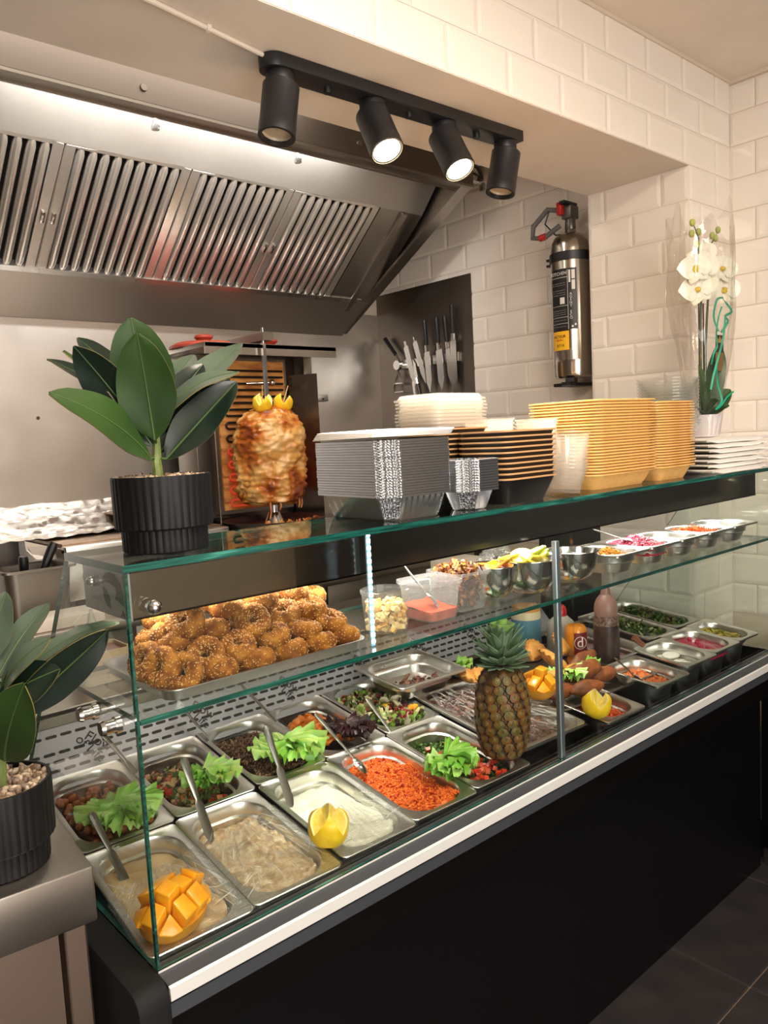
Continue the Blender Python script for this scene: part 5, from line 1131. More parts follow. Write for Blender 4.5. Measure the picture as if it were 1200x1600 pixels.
# samosas, kibbeh
SAM = mottled('samosa_pastry', [(.3, '#b5712a'), (.6, '#d69a4c'), (.85, '#e8bd7c')], 28, .5, .35, bscale=110, dist=.001); KIB = mottled('kibbeh_crust', [(.3, '#5a2e14'), (.6, '#8a4a22'), (.85, '#a8683a')], 40, .55, .5, bscale=160, dist=.001)
def samosa(M, s, seed, label):
    """half-moon pastry: plump body, straight back, crimped rim round the bow"""
    b = MB(); nu, nv = 36, 10; rim = []
    def body(a, t):
        x = s*1.05*math.cos(a)*math.cos(t); y = s*(.95 if math.sin(a) > 0 else .28)*math.sin(a)*math.cos(t); z = s*.36*math.sin(t); p = Vector((x, y, z)); return p*(1+.10*noise.noise(p*36+Vector((seed*3, seed, 0)))+.05*noise.noise(p*90))
    b.loft([[body(2*PI*i/nu, -PI/2+PI*k/nv) for i in range(nu)] for k in range(nv+1)])
    n = 30; a_ = [PI*(-.04+1.08*i/n) for i in range(n+1)]
    r0 = [body(a, .12)*.96 for a in a_]; r1 = [Vector((s*1.20*math.cos(a), s*1.10*math.sin(a), .0032*math.sin(i*1.9)+.002)) for i, a in enumerate(a_)]; r2 = [Vector((p.x*.995, p.y*.995, p.z-.004)) for p in r1]; r3 = [body(a, -.12)*.96 for a in a_]
    b.loft([r0, r1, r2, r3], closed=False)
    o = b.build('pastry', SAM, None, smooth=60, recalc=False); o.matrix_world = M; MW[o] = M; tag(o, label, 'pastry', 'half-moon pastries')
for k, (x, y, z, s, rx, ry, rz_, l) in enumerate(((1.338, .300, -.462, .050, 60, 10, 30, 'large golden half-moon pastry standing up at the top of the platter'), (1.262, .275, -.470, .046, 40, -15, 80, 'golden half-moon pastry lying below the standing one'), (1.195, .255, -.492, .042, 20, 10, 130, 'golden half-moon pastry nearest the cut mango'), (1.270, .235, -.490, .042, 25, 5, 170, 'golden half-moon pastry behind the brown kibbeh'), (1.300, .355, -.475, .044, 50, 0, 15, 'golden half-moon pastry at the back against the blue bottle'), (1.060, .400, -.485, .044, 30, 0, 60, 'pale half-moon pastry seen left of the pineapple crown'), (1.10, .375, -.488, .036, 15, 0, 10, 'second pale half-moon pastry left of the pineapple crown'))): samosa(TR(x, y, z, rz_, rx, ry), s, k, l)
def kibbeh(M, L, R, seed, label):
    b = MB(); b.ball((0, 0, 0), 1, Matrix.Diagonal((L/2, R, R, 1)), 0, 16, 14, (1, 1, 1), .18, seed); o = b.build('kibbeh', KIB, None, smooth=70); o.matrix_world = M; MW[o] = M; tag(o, label, 'kibbeh', 'kibbeh')
for k, (x, y, z, L, R, rz_, ry, l) in enumerate(((1.275, .196, -.484, .135, .025, -12, -4, 'largest brown kibbeh, lying across behind the mango'), (1.225, .150, -.507, .100, .020, -18, 0, 'brown kibbeh just behind the lemon crown'), (1.345, .245, -.482, .105, .022, -5, -12, 'brown kibbeh leaning against the orange bottle'), (1.330, .180, -.503, .100, .020, -20, 0, 'brown kibbeh next to the orange spread pan'), (1.175, .190, -.512, .085, .018, -10, 0, 'brown kibbeh touching the cut mango'))): kibbeh(TR(x, y, z, rz_, 0, ry), L, R, k, l)
o = MB().loft([rrect(.40, .40, .03, 0, 5), rrect(.42, .42, .035, .012, 5), rrect(.43, .43, .035, .012, 5), rrect(.43, .43, .035, .0135, 5), rrect(.41, .41, .03, .0125, 5), rrect(.395, .395, .028, .0015, 5)], cap0=True, cap1=True).build('serving_tray', STEEL_D, None, recalc=False)
M = TR(1.315, .315, -.536, -2, 2) @ Matrix.Diagonal((1, .9, 1, 1)); o.matrix_world = M; MW[o] = M; tag(o, 'flat steel tray under the pastries and the sauce bottles', 'tray')
# bottles
def bottle(name, label, x, y, z, parts, cat='bottle'):
    t = thing(name, label, cat, (x, y, z))
    for nm, prof, mat in parts: MB().lathe([(r, zz+z) for r, zz in prof], 32, Matrix.Translation((x, y, 0)), cap0=prof[0][0] > .002, cap1=prof[-1][0] > .002).build(nm, mat, t, world=True)
    return t
SAU = mottled('brown_sauce', [(.4, '#2a1a18'), (.6, '#3d2724')], 30, .3, coat=.2); SMEAR = mottled('smeared_sauce', [(.35, '#3a2624'), (.5, '#6a5048'), (.65, '#8d7468')], 120, .35)
bottle('squeeze_bottle', 'squeeze bottle of dark brown sauce with a blunt pink nozzle', 1.472, .252, -.516, [('bottle_body', [(.001, 0), (.032, 0), (.035, .006), (.036, .05), (.035, .108)], SAU), ('smeared_wall', [(.035, .108), (.0345, .128), (.030, .135)], SMEAR), ('nozzle', [(.0315, .134), (.0328, .150), (.0305, .166), (.0255, .179), (.0185, .188), (.0138, .193), (.0122, .206), (.0105, .213), (.001, .214)], plain('pink_nozzle', '#9c766c', .4, sub=.2))])
t = bottle('sauce_bottle', 'orange sauce bottle standing on its cap behind the kibbeh', 1.432, .325, -.520, [('cap', [(.001, 0), (.026, 0), (.026, .018), (.024, .02)], plain('orange_cap', '#d9781a', .35)), ('bottle_body', [(.024, .02), (.029, .026), (.031, .05), (.031, .085), (.029, .098), (.024, .106), (.001, .107)], plain('orange_sauce', '#e08a1c', .22, coat=.5))])
b = MB(); n = 9; b.loft([[(1.432+.0314*math.cos(a), .325+.0314*math.sin(a), z) for a in [R_(205+k*9) for k in range(n+1)]] for z in (-.494, -.430)], closed=False); b.build('front_label', plain('dark_red_label', '#7c1418', .35), t, world=True, recalc=False)
a = R_(236); LM = Matrix.Translation((1.432+.0318*math.cos(a), .325+.0318*math.sin(a), -.458)) @ Matrix.Rotation(a+PI/2, 4, 'Z') @ Matrix.Rotation(PI/2, 4, 'X')
text('lettering', 'd', .040, LM, plain('label_white', '#e8e0da', .5), t); b = MB(); b.loft([[(r*math.cos(q), r*math.sin(q), 0) for q in [2*PI*i/28 for i in range(28)]] for r in (.0165, .018)]); b.build('label_ring', plain('label_white', '#e8e0da', .5), t, recalc=False).matrix_local = MW[t].inverted() @ LM
bottle('milk_jug', 'translucent white jug with a red cap behind the orange bottle', 1.500, .425, -.527, [('jug_body', [(.001, 0), (.040, 0), (.043, .005), (.043, .075), (.038, .095), (.020, .112), (.016, .115)], plain('milky_hdpe', '#cfcac0', .4, sub=.3)), ('cap', [(.0175, .114), (.0175, .128), (.014, .140), (.008, .146), (.001, .147)], plain('red_cap', '#c01424', .3))])
t = bottle('sauce_jar', 'cream jar with a blue wrap label behind the pastries', 1.392, .470, -.527, [('jar_body', [(.001, 0), (.040, 0), (.043, .006), (.043, .135), (.040, .145)], plain('cream_jar', '#cbbd9c', .4)), ('cap', [(.041, .144), (.041, .158), (.001, .159)], plain('orange_lid', '#c98a4a', .4))])
b = MB(); b.loft([[(1.392+.0434*math.cos(a), .470+.0434*math.sin(a), z) for a in [2*PI*k/32 for k in range(32)]] for z in (-.505, -.405)]); b.build('blue_label', plain('blue_label', '#4f8296', .45), t, world=True, recalc=False)
b = MB(); b.loft([[(1.392+.0438*math.cos(a), .470+.0438*math.sin(a), z) for a in [R_(200+k*8) for k in range(5)]] for z in (-.488, -.462)], closed=False); b.build('label_picture', plain('label_cream', '#cdb8a4', .5), t, world=True, recalc=False)
# cutlery
cutlery('knife', 'flat knife handle rising from the first hummus pan', (.032, .292, -.440), (.062, .235, -.560))
cutlery('knife', 'flat knife handle rising from the coarse beige spread', (.212, .318, -.412), (.222, .250, -.552))
cutlery('knife', 'flat knife handle rising from the white yogurt dip', (.396, .330, -.410), (.395, .252, -.550))
cutlery('spoon', 'spoon with long handle stuck in the orange couscous', (.528, .345, -.425), (.578, .225, -.552), 'spoon')
cutlery('spoon', 'bright spoon lying in the red chickpea stew', (.045, .450, -.500), (.105, .450, -.542), 'spoon', .019)
cutlery('knife', 'grey handle leaning out behind the mixed vegetable salad', (.160, .560, -.415), (.218, .490, -.528))
cutlery('knife', 'handle leaning out behind the brown lentils', (.335, .572, -.405), (.405, .545, -.520))
cutlery('knife', 'handle leaning out behind the sweet potato', (.490, .575, -.402), (.572, .520, -.525))
cutlery('spoon', 'thin dark spoon handle leaning across the leafy salad', (.715, .400, -.455), (.730, .270, -.575), 'spoon')
cutlery('spoon', 'spoon handle leaning out of the orange spread pan', (1.338, .140, -.455), (1.425, .120, -.535), 'spoon', .018)
t = thing('brown_handled_spoon', 'spoon with a brown handle in the small pan of white dip', 'spoon', (1.56, .18, -.48))
MB().tube([(1.535, .205, -.452), (1.560, .190, -.478)], [.009, .007], 8).build('handle', plain('brown_plastic', '#7a4628', .4), t, world=True)
MB().ball((1.600, .150, -.520), 1, nu=14, nv=8).build('bowl', plain('white_cream', '#e6e3da', .35), t).matrix_local = MW[t].inverted() @ (Matrix.Translation((1.600, .150, -.515)) @ Matrix.Diagonal((.028, .024, .008, 1)))
# ------------------------------------------------------------------ kitchen behind the counter
K = thing('kitchen_counter', 'long stainless kitchen counter along the back wall', 'counter', (.8, 1.55, FLOOR)); KZ = -.33
MB().box((-.9, 1.17, KZ-.03), (1.95, YB-.008, KZ)).build('worktop', steel('worktop_steel', '#b5aea6', .3, (4, 160, 4), .04), K, world=True, bevel=.003)
for k in range(4): MB().box((-.88+k*.7, 1.20, FLOOR+.1), (-.88+k*.7+.69, 1.22, KZ-.035)).build('door', STEEL_D, K, world=True, bevel=.003)
MB().box((-.88, 1.22, FLOOR), (1.93, 1.24, KZ-.03)).build('carcass', STEEL_D, K, world=True, smooth=0)
# griddle
GZ = -.128
G_ = thing('griddle', 'stainless griddle with a scorched plate left of the kebab machine', 'griddle', (.67, 1.6, KZ))
MB().box((.405, 1.40, KZ+.03), (.955, 1.84, GZ-.012)).build('body', STEEL_H, G_, world=True, bevel=.004)
MB().box((.41, 1.43, GZ-.012), (.95, 1.80, GZ)).build('hot_plate', mottled('scorched_steel', [(.3, '#6b5443'), (.55, '#96806a'), (.8, '#b3a08c')], 6, .38, .1, stretch=(1, 3, 1), metal=.7), G_, world=True, bevel=.002)
MB().box((.405, 1.385, GZ-.03), (.955, 1.43, GZ-.006)).build('front_gutter', STEEL_P, G_, world=True, bevel=.004)
for x in (.47, .55): MB().cyl((x, 1.40, KZ+.10), (x, 1.375, KZ+.10), .020, .018, 20).build('knob', plain('pale_knob', '#c9c2b6', .4), G_, world=True, bevel=.002)
for x in (.43, .93): MB().cyl((x, 1.45, KZ), (x, 1.45, KZ+.03), .015).build('foot', BLACKPL, G_, world=True)
def foil(i, j):
    x, y = .05+i*1.02, 1.56+j*.35; z = -.122+.150*max(0, j-.42)+.016*abs(N3(x*7, y*16, 3))+.007*abs(N3(x*30, y*44, 5))+(.03*max(0, .35-i)); return (x, y, z)
o = MB().grid(foil, 110, 34).build('foil_sheet', plain('crumpled_foil', '#d9d6d2', .22, metal=1.0), None, recalc=False, smooth=12); tag(o, 'crumpled aluminium foil lining the back of the griddle', 'foil')
_, gpm = pan('food_pan', 'shallow brown-stained steel pan at the back of the griddle', (.70, 1.66, -.075), .20, .14, .04, 5, 0, mat=steel('stained_steel', '#a08a70', .35, (4, 4, 4)))
# deep pan with tools, left edge
t = thing('deep_pan', 'deep steel pan holding black-handled tools at the left edge', 'food pan', (.32, 1.45, KZ))
b = MB().loft([rrect(.17, .13, .03, KZ+.001, 5, .325, 1.45), rrect(.185, .145, .03, KZ+.14, 5, .325, 1.45), rrect(.21, .17, .02, KZ+.141, 5, .325, 1.45), rrect(.21, .17, .02, KZ+.148, 5, .325, 1.45), rrect(.18, .14, .03, KZ+.146, 5, .325, 1.45), rrect(.165, .125, .028, KZ+.01, 5, .325, 1.45)], cap0=True, cap1=True); b.build('pan_wall', STEEL_D, t, world=True, recalc=False)
def tool(name, label, p0, p1, r): 
    t = thing(name, label, 'kitchen tool', p0); d = (Vector(p1)-Vector(p0)).normalized()
    MB().tube([p0, tuple(Vector(p0).lerp(Vector(p1), .15)), tuple(Vector(p0).lerp(Vector(p1), .9)), p1], [r*.8, r, r*.85, r*.7], 10).build('handle', BLACKPL, t, world=True)
    MB().tube([p1, tuple(Vector(p1)+d*.09)], r*.35, 8).build('shank', STEEL_B, t, world=True); return t
tool('tongs', 'upright black tool handle in the deep steel pan', (.300, 1.44, -.150), (.302, 1.45, -.215), .014)
t = tool('scraper', 'slanting black handle with a wide steel scraper blade', (.385, 1.42, -.118), (.345, 1.43, -.205), .014)
b = MB(); q = [(.325, 1.50, -.112), (.47, 1.48, -.165), (.478, 1.47, -.172), (.46, 1.47, -.180), (.345, 1.47, -.168), (.325, 1.49, -.140)]; b.v = q+[(x, y+.003, z) for x, y, z in q]; b.f = [tuple(range(6)), tuple(range(11, 5, -1))]+[(i, 6+i, 6+(i+1) % 6, (i+1) % 6) for i in range(6)]; b.m = [0]*8
b.build('blade', STEEL_D, t, world=True, smooth=0)
b = MB().box((.24, 1.19, KZ+.0005), (.43, 1.31, KZ+.032)); o = b.build('carton', plain('white_carton', '#ddd3c8', .6), None, bevel=.004); tag(o, 'flat white carton on the kitchen counter in front of the deep pan', 'carton')
# on the serving-side worktop
WZ = -.3755
def sheet(name, label, M, w, d, h, mat, cat): o = MB().box((-w/2, -d/2, 0), (w/2, d/2, h)).build(name, mat, None, bevel=min(.004, h*.3)); o.matrix_world = M; MW[o] = M; tag(o, label, cat)
sheet('label_sheet', 'lined white paper sheet on the worktop left of the falafel rings', TR(.425, .955, WZ, -8), .11, .10, .003, plain('paper_white', '#e4e0da', .6), 'paper')
b = MB()
for k in range(5): b.cbox((0, -.035+k*.016, .0032), (.085, .0012, .0004), TR(.425, .955, WZ, -8))
o = bpy.data.objects['label_sheet']; b.build('ruled_lines', plain('grey_print', '#8b8b94', .6), o, smooth=0, world=True)
t = thing('sauce_tub', 'beige plastic tub behind the leaves of the table plant', 'tub', (.255, .80, WZ))
MB().loft([rrect(.10, .09, .012, WZ, 4, .255, .80), rrect(.115, .105, .014, WZ+.075, 4, .255, .80), rrect(.108, .098, .012, WZ+.075, 4, .255, .80), rrect(.095, .085, .01, WZ+.02, 4, .255, .80)], cap0=True, cap1=True).build('tub_wall', plain('beige_plastic', '#b8a284', .45), t, world=True)
MB().cbox((.255, .80, WZ+.066), (.10, .09, .004)).build('sauce', plain('dark_red_sauce', '#6e1408', .25), t, world=True)
def tipped(label, x, y, h, tint):
    t = bottle('squeeze_bottle', label, x, y, WZ, [('bottle_body', [(.001, 0), (.028, 0), (.030, .01), (.030, h*.62), (.027, h*.68)], plain('pale_yellow_sauce', '#c9c28a', .35, sub=.2)), ('collar', [(.029, h*.66), (.029, h*.74), (.02, h*.76)], plain('cloudy_cap', '#c9c9b9', .4)), ('nozzle', [(.013, h*.75), (.010, h*.85), (.004, h*1.08), (.001, h*1.09)], glassy('nozzle_plastic', '#e9e9e4', 1, .15, .35, '#d5d5cc'))])
    MB().tube([(x-.028, y, WZ+h*.7), (x-.045, y, WZ+h*.85), (x-.022, y, WZ+h*1.0), (x-.004, y, WZ+h*1.02)], .0022, 6).build('cap_strap', plain('cloudy_cap', '#c9c9b9', .4), t, world=True)
tipped('squeeze bottle of pale yellow sauce with a strapped cone nozzle', .300, .945, .125, 0)
_, m_ = pan('food_pan', 'small olive-stained pan beside the beige tub', (.300, .74, WZ+.052), .10, .13, .05, 0, 0, mat=steel('olive_steel', '#8f8a5e', .35, (4, 4, 4)))
o = MB().loft([rrect(.10, .06, .01, 0, 4), rrect(.11, .07, .012, .032, 4), rrect(.112, .072, .012, .034, 4), rrect(.09, .05, .01, .036, 4)], cap0=True, cap1=True).build('clear_box', CLRG, None, recalc=False); M = TR(.345, .695, WZ, -5); o.matrix_world = M; MW[o] = M; tag(o, 'small clear plastic box at the worktop edge above the perforated panel', 'box')
o = MB().cbox((1.50, .82, WZ+.05), (.16, .14, .10)).build('paper_box', plain('white_carton', '#ddd3c8', .6), None, bevel=.004); tag(o, 'white paper box on the worktop seen behind the aluminium post', 'box')

# ------------------------------------------------------------------ kebab machine
KX, KY = 1.150, 1.40
t = thing('kebab_machine', 'upright kebab grill with orange heater panel and steel hood', 'kebab grill', (1.2, 1.55, KZ))
MB().box((1.0, 1.28, KZ), (1.50, 1.78, -.150)).build('base', STEEL_D, t, world=True, bevel=.004)
MB().box((.985, 1.63, -.150), (1.47, 1.78, .475)).build('back_body', steel('grill_body', '#8a8078', .33, (4, 4, 160), .05), t, world=True, bevel=.003)
MB().box((.93, 1.42, .475), (1.49, 1.79, .492)).build('top_plate', STEEL_H, t, world=True, bevel=.002)
MB().box((.93, 1.42, .452), (1.49, 1.425, .492)).build('top_lip', STEEL_H, t, world=True, smooth=0)
MB().box((1.435, 1.56, -.15), (1.475, 1.63, .475)).build('right_post', STEEL_H, t, world=True, bevel=.003)
MB().box((1.05, 1.60, -.115), (1.375, 1.632, .46)).build('heater_frame', STEEL_D, t, world=True, smooth=0)
hp = MB().box((1.064, 1.592, -.10), (1.36, 1.60, .45)).build('heater_panel', mottled('fire_brick', [(.3, '#b86c30'), (.55, '#dd9a50'), (.8, '#ecb46c')], 14, .8, .3, bscale=80, stretch=(1, 1, 3)), t, world=True, smooth=0)
ELEM = plain('heating_rod', '#2c2826', .5, metal=.6); HOT = newmat('warm_rod')[0]
_p = HOT.node_tree.nodes['Principled BSDF']; _p.inputs['Base Color'].default_value = S('#7a3026'); _p.inputs['Emission Color'].default_value = S('#c03a1c'); _p.inputs['Emission Strength'].default_value = .7; setp(_p, rough=.5)
for k in range(11):
    z = -.085+k*.0475; x0 = 1.085 if k % 1 == 0 else 1.1
    pts = [(1.345, 1.580, z), (x0+.012, 1.580, z)]+[(x0+.012-.0115*math.sin(a), 1.580, z+.0115-.0115*math.cos(a)) for a in [PI*q/6 for q in range(1, 6)]]+[(x0+.012, 1.580, z+.023), (1.345, 1.580, z+.023)]
    MB().tube(pts, .0042, 8).build('heating_rod', HOT if k < 5 else ELEM, hp, world=True)
for k in range(10): MB().box((1.064, 1.588, -.068+k*.0475), (1.36, 1.593, -.060+k*.0475)).build('ceramic_ledge', plain('ceramic_ledge', '#c08a4c', .8), hp, world=True, smooth=0)
b = MB(); q = [(1.050, 1.60, -.15), (.965, 1.45, -.15), (.965, 1.45, .30), (1.050, 1.60, .30)]; b.v = q+[(x-.003, y+.002, z) for x, y, z in q]; b.f = [(0, 1, 2, 3), (7, 6, 5, 4)]+[(i, 4+i, 4+(i+1) % 4, (i+1) % 4) for i in range(4)]; b.m = [0]*6
b.build('side_wing', steel('wing_steel', '#9a9088', .18, (4, 4, 60), .03, .06), t, world=True, smooth=0)
b = MB(); q = [(1.385, 1.60, -.15), (1.45, 1.50, -.15), (1.45, 1.50, .40), (1.385, 1.60, .40)]; b.v = q+[(x+.003, y+.002, z) for x, y, z in q]; b.f = [(0, 1, 2, 3), (7, 6, 5, 4)]+[(i, 4+i, 4+(i+1) % 4, (i+1) % 4) for i in range(4)]; b.m = [0]*6
b.build('side_wing', steel('wing_steel', '#9a9088', .18, (4, 4, 60), .03, .06), t, world=True, smooth=0)
MB().box((KX-.006, KY-.006, .27), (KX+.006, KY+.006, .49)).cyl((KX, KY, .49), (KX, KY, .545), .006).build('spit', STEEL_B, t, world=True, smooth=0)
MB().box((KX-.012, KY-.02, .50), (KX+.03, 1.62, .528)).build('spit_arm', STEEL_D, t, world=True, smooth=0)
MB().cyl((KX+.02, 1.56, .365), (KX+.10, 1.52, .365), .005).ball((KX+.105, 1.518, .365), .013).build('handle', STEEL_B, t, world=True)
MB().cyl((KX, KY, -.145), (KX, KY, -.105), .038, .022, 24).cyl((KX, KY, -.105), (KX, KY, -.06), .016, .016, 16).build('spindle', STEEL_B, t, world=True)
MB().lathe([(.001, -.150), (.17, -.150), (.185, -.128), (.182, -.127), (.165, -.145), (.001, -.146)], 36, Matrix.Translation((KX, KY, 0))).build('drip_tray', plain('dark_tray', '#3c3835', .35, metal=.7), t, world=True)
KEB = None
def kebab_mat():
    m, nt, p = newmat('kebab_meat'); v = texco(nt); n = node(nt, 'ShaderNodeTexNoise', Scale=16, Detail=6); nt.links.new(v, n.inputs['Vector'])
    n3 = node(nt, 'ShaderNodeTexNoise', Scale=6, Detail=3); nt.links.new(v, n3.inputs['Vector'])
    mx = node(nt, 'ShaderNodeMath', operation='MULTIPLY_ADD'); mx.inputs[1].default_value = .55; nt.links.new(n3.outputs['Fac'], mx.inputs[0])
    mu = node(nt, 'ShaderNodeMath', operation='MULTIPLY'); mu.inputs[1].default_value = .45; nt.links.new(n.outputs['Fac'], mu.inputs[0]); nt.links.new(mu.outputs[0], mx.inputs[2])
    nt.links.new(ramp(nt, mx.outputs[0], [(.34, S('#e2c08a')), (.45, S('#d09a50')), (.53, S('#b3601a')), (.62, S('#6a280a'))]), p.inputs['Base Color']); setp(p, rough=.32, coat=.25)
    n2 = node(nt, 'ShaderNodeTexNoise', Scale=60, Detail=6); nt.links.new(v, n2.inputs['Vector']); b = node(nt, 'ShaderNodeBump', Strength=.6, Distance=.004); nt.links.new(n2.outputs['Fac'], b.inputs['Height']); nt.links.new(b.outputs[0], p.inputs['Normal']); return m
KM = kebab_mat()
KBB = thing('kebab', 'browned chicken kebab stacked on the spit, topped with lemon flowers', 'kebab', (KX, KY, -.07))
prof = [(.03, -.072), (.085, -.074), (.112, -.060), (.124, -.01), (.127, .06), (.130, .12), (.128, .165), (.118, .205), (.098, .235), (.07, .256), (.035, .27), (.002, .274)]
b = MB(); n = 110; rings = []; zs = []
for (r0, z0), (r1, z1) in zip(prof, prof[1:]):
    st = max(2, int(math.hypot(r1-r0, z1-z0)/.004))
    for k in range(st): zs.append((r0+(r1-r0)*k/st, z0+(z1-z0)*k/st))
zs.append(prof[-1])
for r, z in zs:
    row = []
    for i in range(n):
        a = 2*PI*i/n; d = Vector((math.cos(a), math.sin(a), 0)); q = Vector((d.x*r*9, d.y*r*9, z*26)); q2 = Vector((d.x*r*16, d.y*r*16, z*13+q.z*.2)); k = .014*noise.noise(q2)+.013*abs(noise.noise(q2*2.1+Vector((3, 1, 7))))+.008*noise.noise(q2*4)+.004*noise.noise(q2*9)+.003*abs(math.sin(z*80+5*noise.noise(q*.7)))
        rr = r*.93+k*min(1, r/.05); row.append((KX+rr*d.x, KY+rr*d.y, z+.004*noise.noise(q*2)))
    rings.append(row)
b.loft(rings, cap0=True); b.build('meat', KM, KBB, world=True, smooth=70)
for q, (a, z0, L) in enumerate(((230, -.065, .055), (300, -.06, .03), (320, -.06, .035), (250, -.062, .03))):
    x, y = KX+.10*math.cos(R_(a)), KY+.10*math.sin(R_(a)); MB().tube([(x, y, z0+.01), (x+.003, y, z0-L*.5), (x-.003, y, z0-L)], [.005, .004, .002], 6).build('hanging_shred', KM, KBB, world=True)
for sx, ph in ((-.042, .3), (.045, .05)):
    M = MW[KBB].inverted() @ TR(KX+sx, KY-.035, .282, 20, 14, 10*(1 if sx > 0 else -1)); lf = lemon_crown('', M, .034, 4, ph, 'lemon_flower', KBB, 1.0)
    MB().tube([(0, 0, -.01), (.004*(1 if sx > 0 else -1), 0, .062)], .0016, 6).build('toothpick', plain('toothpick', '#d9b77c', .6), lf)
b = MB()
for q in range(26): a = random.uniform(3.9, 5.6); r = random.uniform(.12, .165); chunk(b, (KX+r*math.cos(a), KY+r*math.sin(a), -.138+random.uniform(0, .008)), random.uniform(.006, .011), 0, q, (1.4, .8, .6), 7, 5)
o = b.build('meat_scraps', KM, None, recalc=False, smooth=60); tag(o, 'browned meat scraps fallen in the drip tray', 'food', None, 'stuff')
TERR = mottled('red_clay', [(.3, '#8a3220'), (.7, '#a84632')], 8, .45)
def pot_lid(label, x, y, R):
    t = thing('clay_cover', label, 'pot lid', (x, y, .4925)); z = .4925
    MB().lathe([(.001, 0), (R, 0), (R, .008), (R*.8, .020), (R*.3, .028), (.001, .029)], 32, Matrix.Translation((x, y, z))).build('disc', TERR, t, world=True)
    MB().lathe([(.02, .026), (.024, .032), (.034, .040), (.034, .046), (.026, .050), (.001, .051)], 24, Matrix.Translation((x, y, z))).build('knob', TERR, t, world=True)
pot_lid('left red clay lid lying on top of the kebab grill', 1.04, 1.62, .125); pot_lid('right red clay lid lying on top of the kebab grill', 1.34, 1.65, .11)
t = thing('shelf_bracket', 'short steel rail on the back wall right of the kebab grill', 'rail', (1.72, YB-.01, .325)); MB().box((1.645, YB-.03, .315), (1.80, YB-.006, .345)).build('rail', STEEL_P, t, world=True, bevel=.003); MB().cyl((1.77, YB-.031, .325), (1.77, YB-.028, .325), .005).build('screw', BLACKPL, t, world=True)

# ------------------------------------------------------------------ knives on the magnet rail
KN = XK-.022
o = MB().box((KN, 1.385, .452), (XK-.0085, 1.76, .492)).build('knife_rail', STEEL_P, None, bevel=.002); tag(o, 'magnetic steel knife rail on the dark steel panel', 'knife rail')
def wall_knife(label, p0, p1, hl, w, hc, up=True, hr=.011):
    """p0 handle end, p1 blade tip, in the wall plane (y, z)"""
    a, b_ = Vector((KN-.012, p0[0], p0[1])), Vector((KN-.004, p1[0], p1[1])); d = (b_-a).normalized(); h = a+d*hl; t = thing('kitchen_knife', label, 'knife', a); s = d.cross(Vector((-1, 0, 0))).normalized()
    MB().tube([a, a+d*.012, h-d*.01, h], [hr*.9, hr, hr*.85, hr*.8], 10).build('handle', hc, t, world=True)
    if up: MB().tube([h, h+d*.028], hr*.95, 10).build('ferrule', STEEL_B, t, world=True); h = h+d*.024
    m = MB(); L = (b_-h).length; out = [h+s*.006, h+d*.01+s*w*.5, h+d*L*.75+s*w*.5, b_, h+d*L*.7-s*w*.5, h+d*.004-s*w*.5, h-s*.006]
    o_ = Vector((-.0016, 0, 0)); m.v = [tuple(p) for p in out]+[tuple(p+o_) for p in out]; k = len(out); m.f = [tuple(range(k)), tuple(range(2*k-1, k-1, -1))]+[(i, k+i, k+(i+1) % k, (i+1) % k) for i in range(k)]; m.m = [0]*len(m.f)
    m.build('blade', STEEL_B, t, world=True, smooth=0)
WH = plain('white_handle', '#c9c4bc', .4)
wall_knife('broad knife with black handle and bright ferrule, left of the three alike', (1.565, .648), (1.555, .33), .11, .034, BLACKPL)
wall_knife('broad knife with black handle and bright ferrule, middle of the three alike', (1.490, .650), (1.480, .33), .11, .038, BLACKPL)
wall_knife('slim knife with black handle and bright ferrule, right of the three alike', (1.440, .648), (1.425, .36), .11, .026, BLACKPL)
wall_knife('tallest knife with black handle at the right end of the rail', (1.395, .690), (1.405, .30), .12, .034, BLACKPL)
wall_knife('long pale palette knife hanging on the rail', (1.700, .572), (1.650, .365), .02, .030, WH, False, .006)
wall_knife('grey palette knife right of the pale one', (1.640, .585), (1.580, .37), .02, .028, STEEL_D, False, .006)
wall_knife('knife hanging with its black handle down, beside the palette knives', (1.600, .262), (1.660, .49), .115, .020, BLACKPL, True, .010)
wall_knife('slim knife hanging handle down at the lowest place', (1.640, .250), (1.665, .40), .09, .014, WH, False, .007)
t = thing('can_opener', 'metal hand can opener with a black grip at the left of the rail', 'can opener', (KN, 1.75, .45))
MB().tube([(KN-.012, 1.835, .600), (KN-.012, 1.765, .520)], [.011, .009], 10).build('grip', BLACKPL, t, world=True)
MB().tube([(KN-.01, 1.765, .520), (KN-.01, 1.745, .485), (KN-.01, 1.76, .44)], .006, 8).cyl((KN-.02, 1.755, .470), (KN, 1.755, .470), .022, .022, 18).build('head', STEEL_B, t, world=True)
MB().tube([(KN-.01, 1.755, .44), (KN-.01, 1.785, .375), (KN-.01, 1.785, .345), (KN-.01, 1.725, .345), (KN-.01, 1.725, .375), (KN-.01, 1.755, .44)], .0055, 8).tube([(KN-.01, 1.785, .385), (KN-.01, 1.725, .385)], .005, 8).build('frame', STEEL_B, t, world=True)

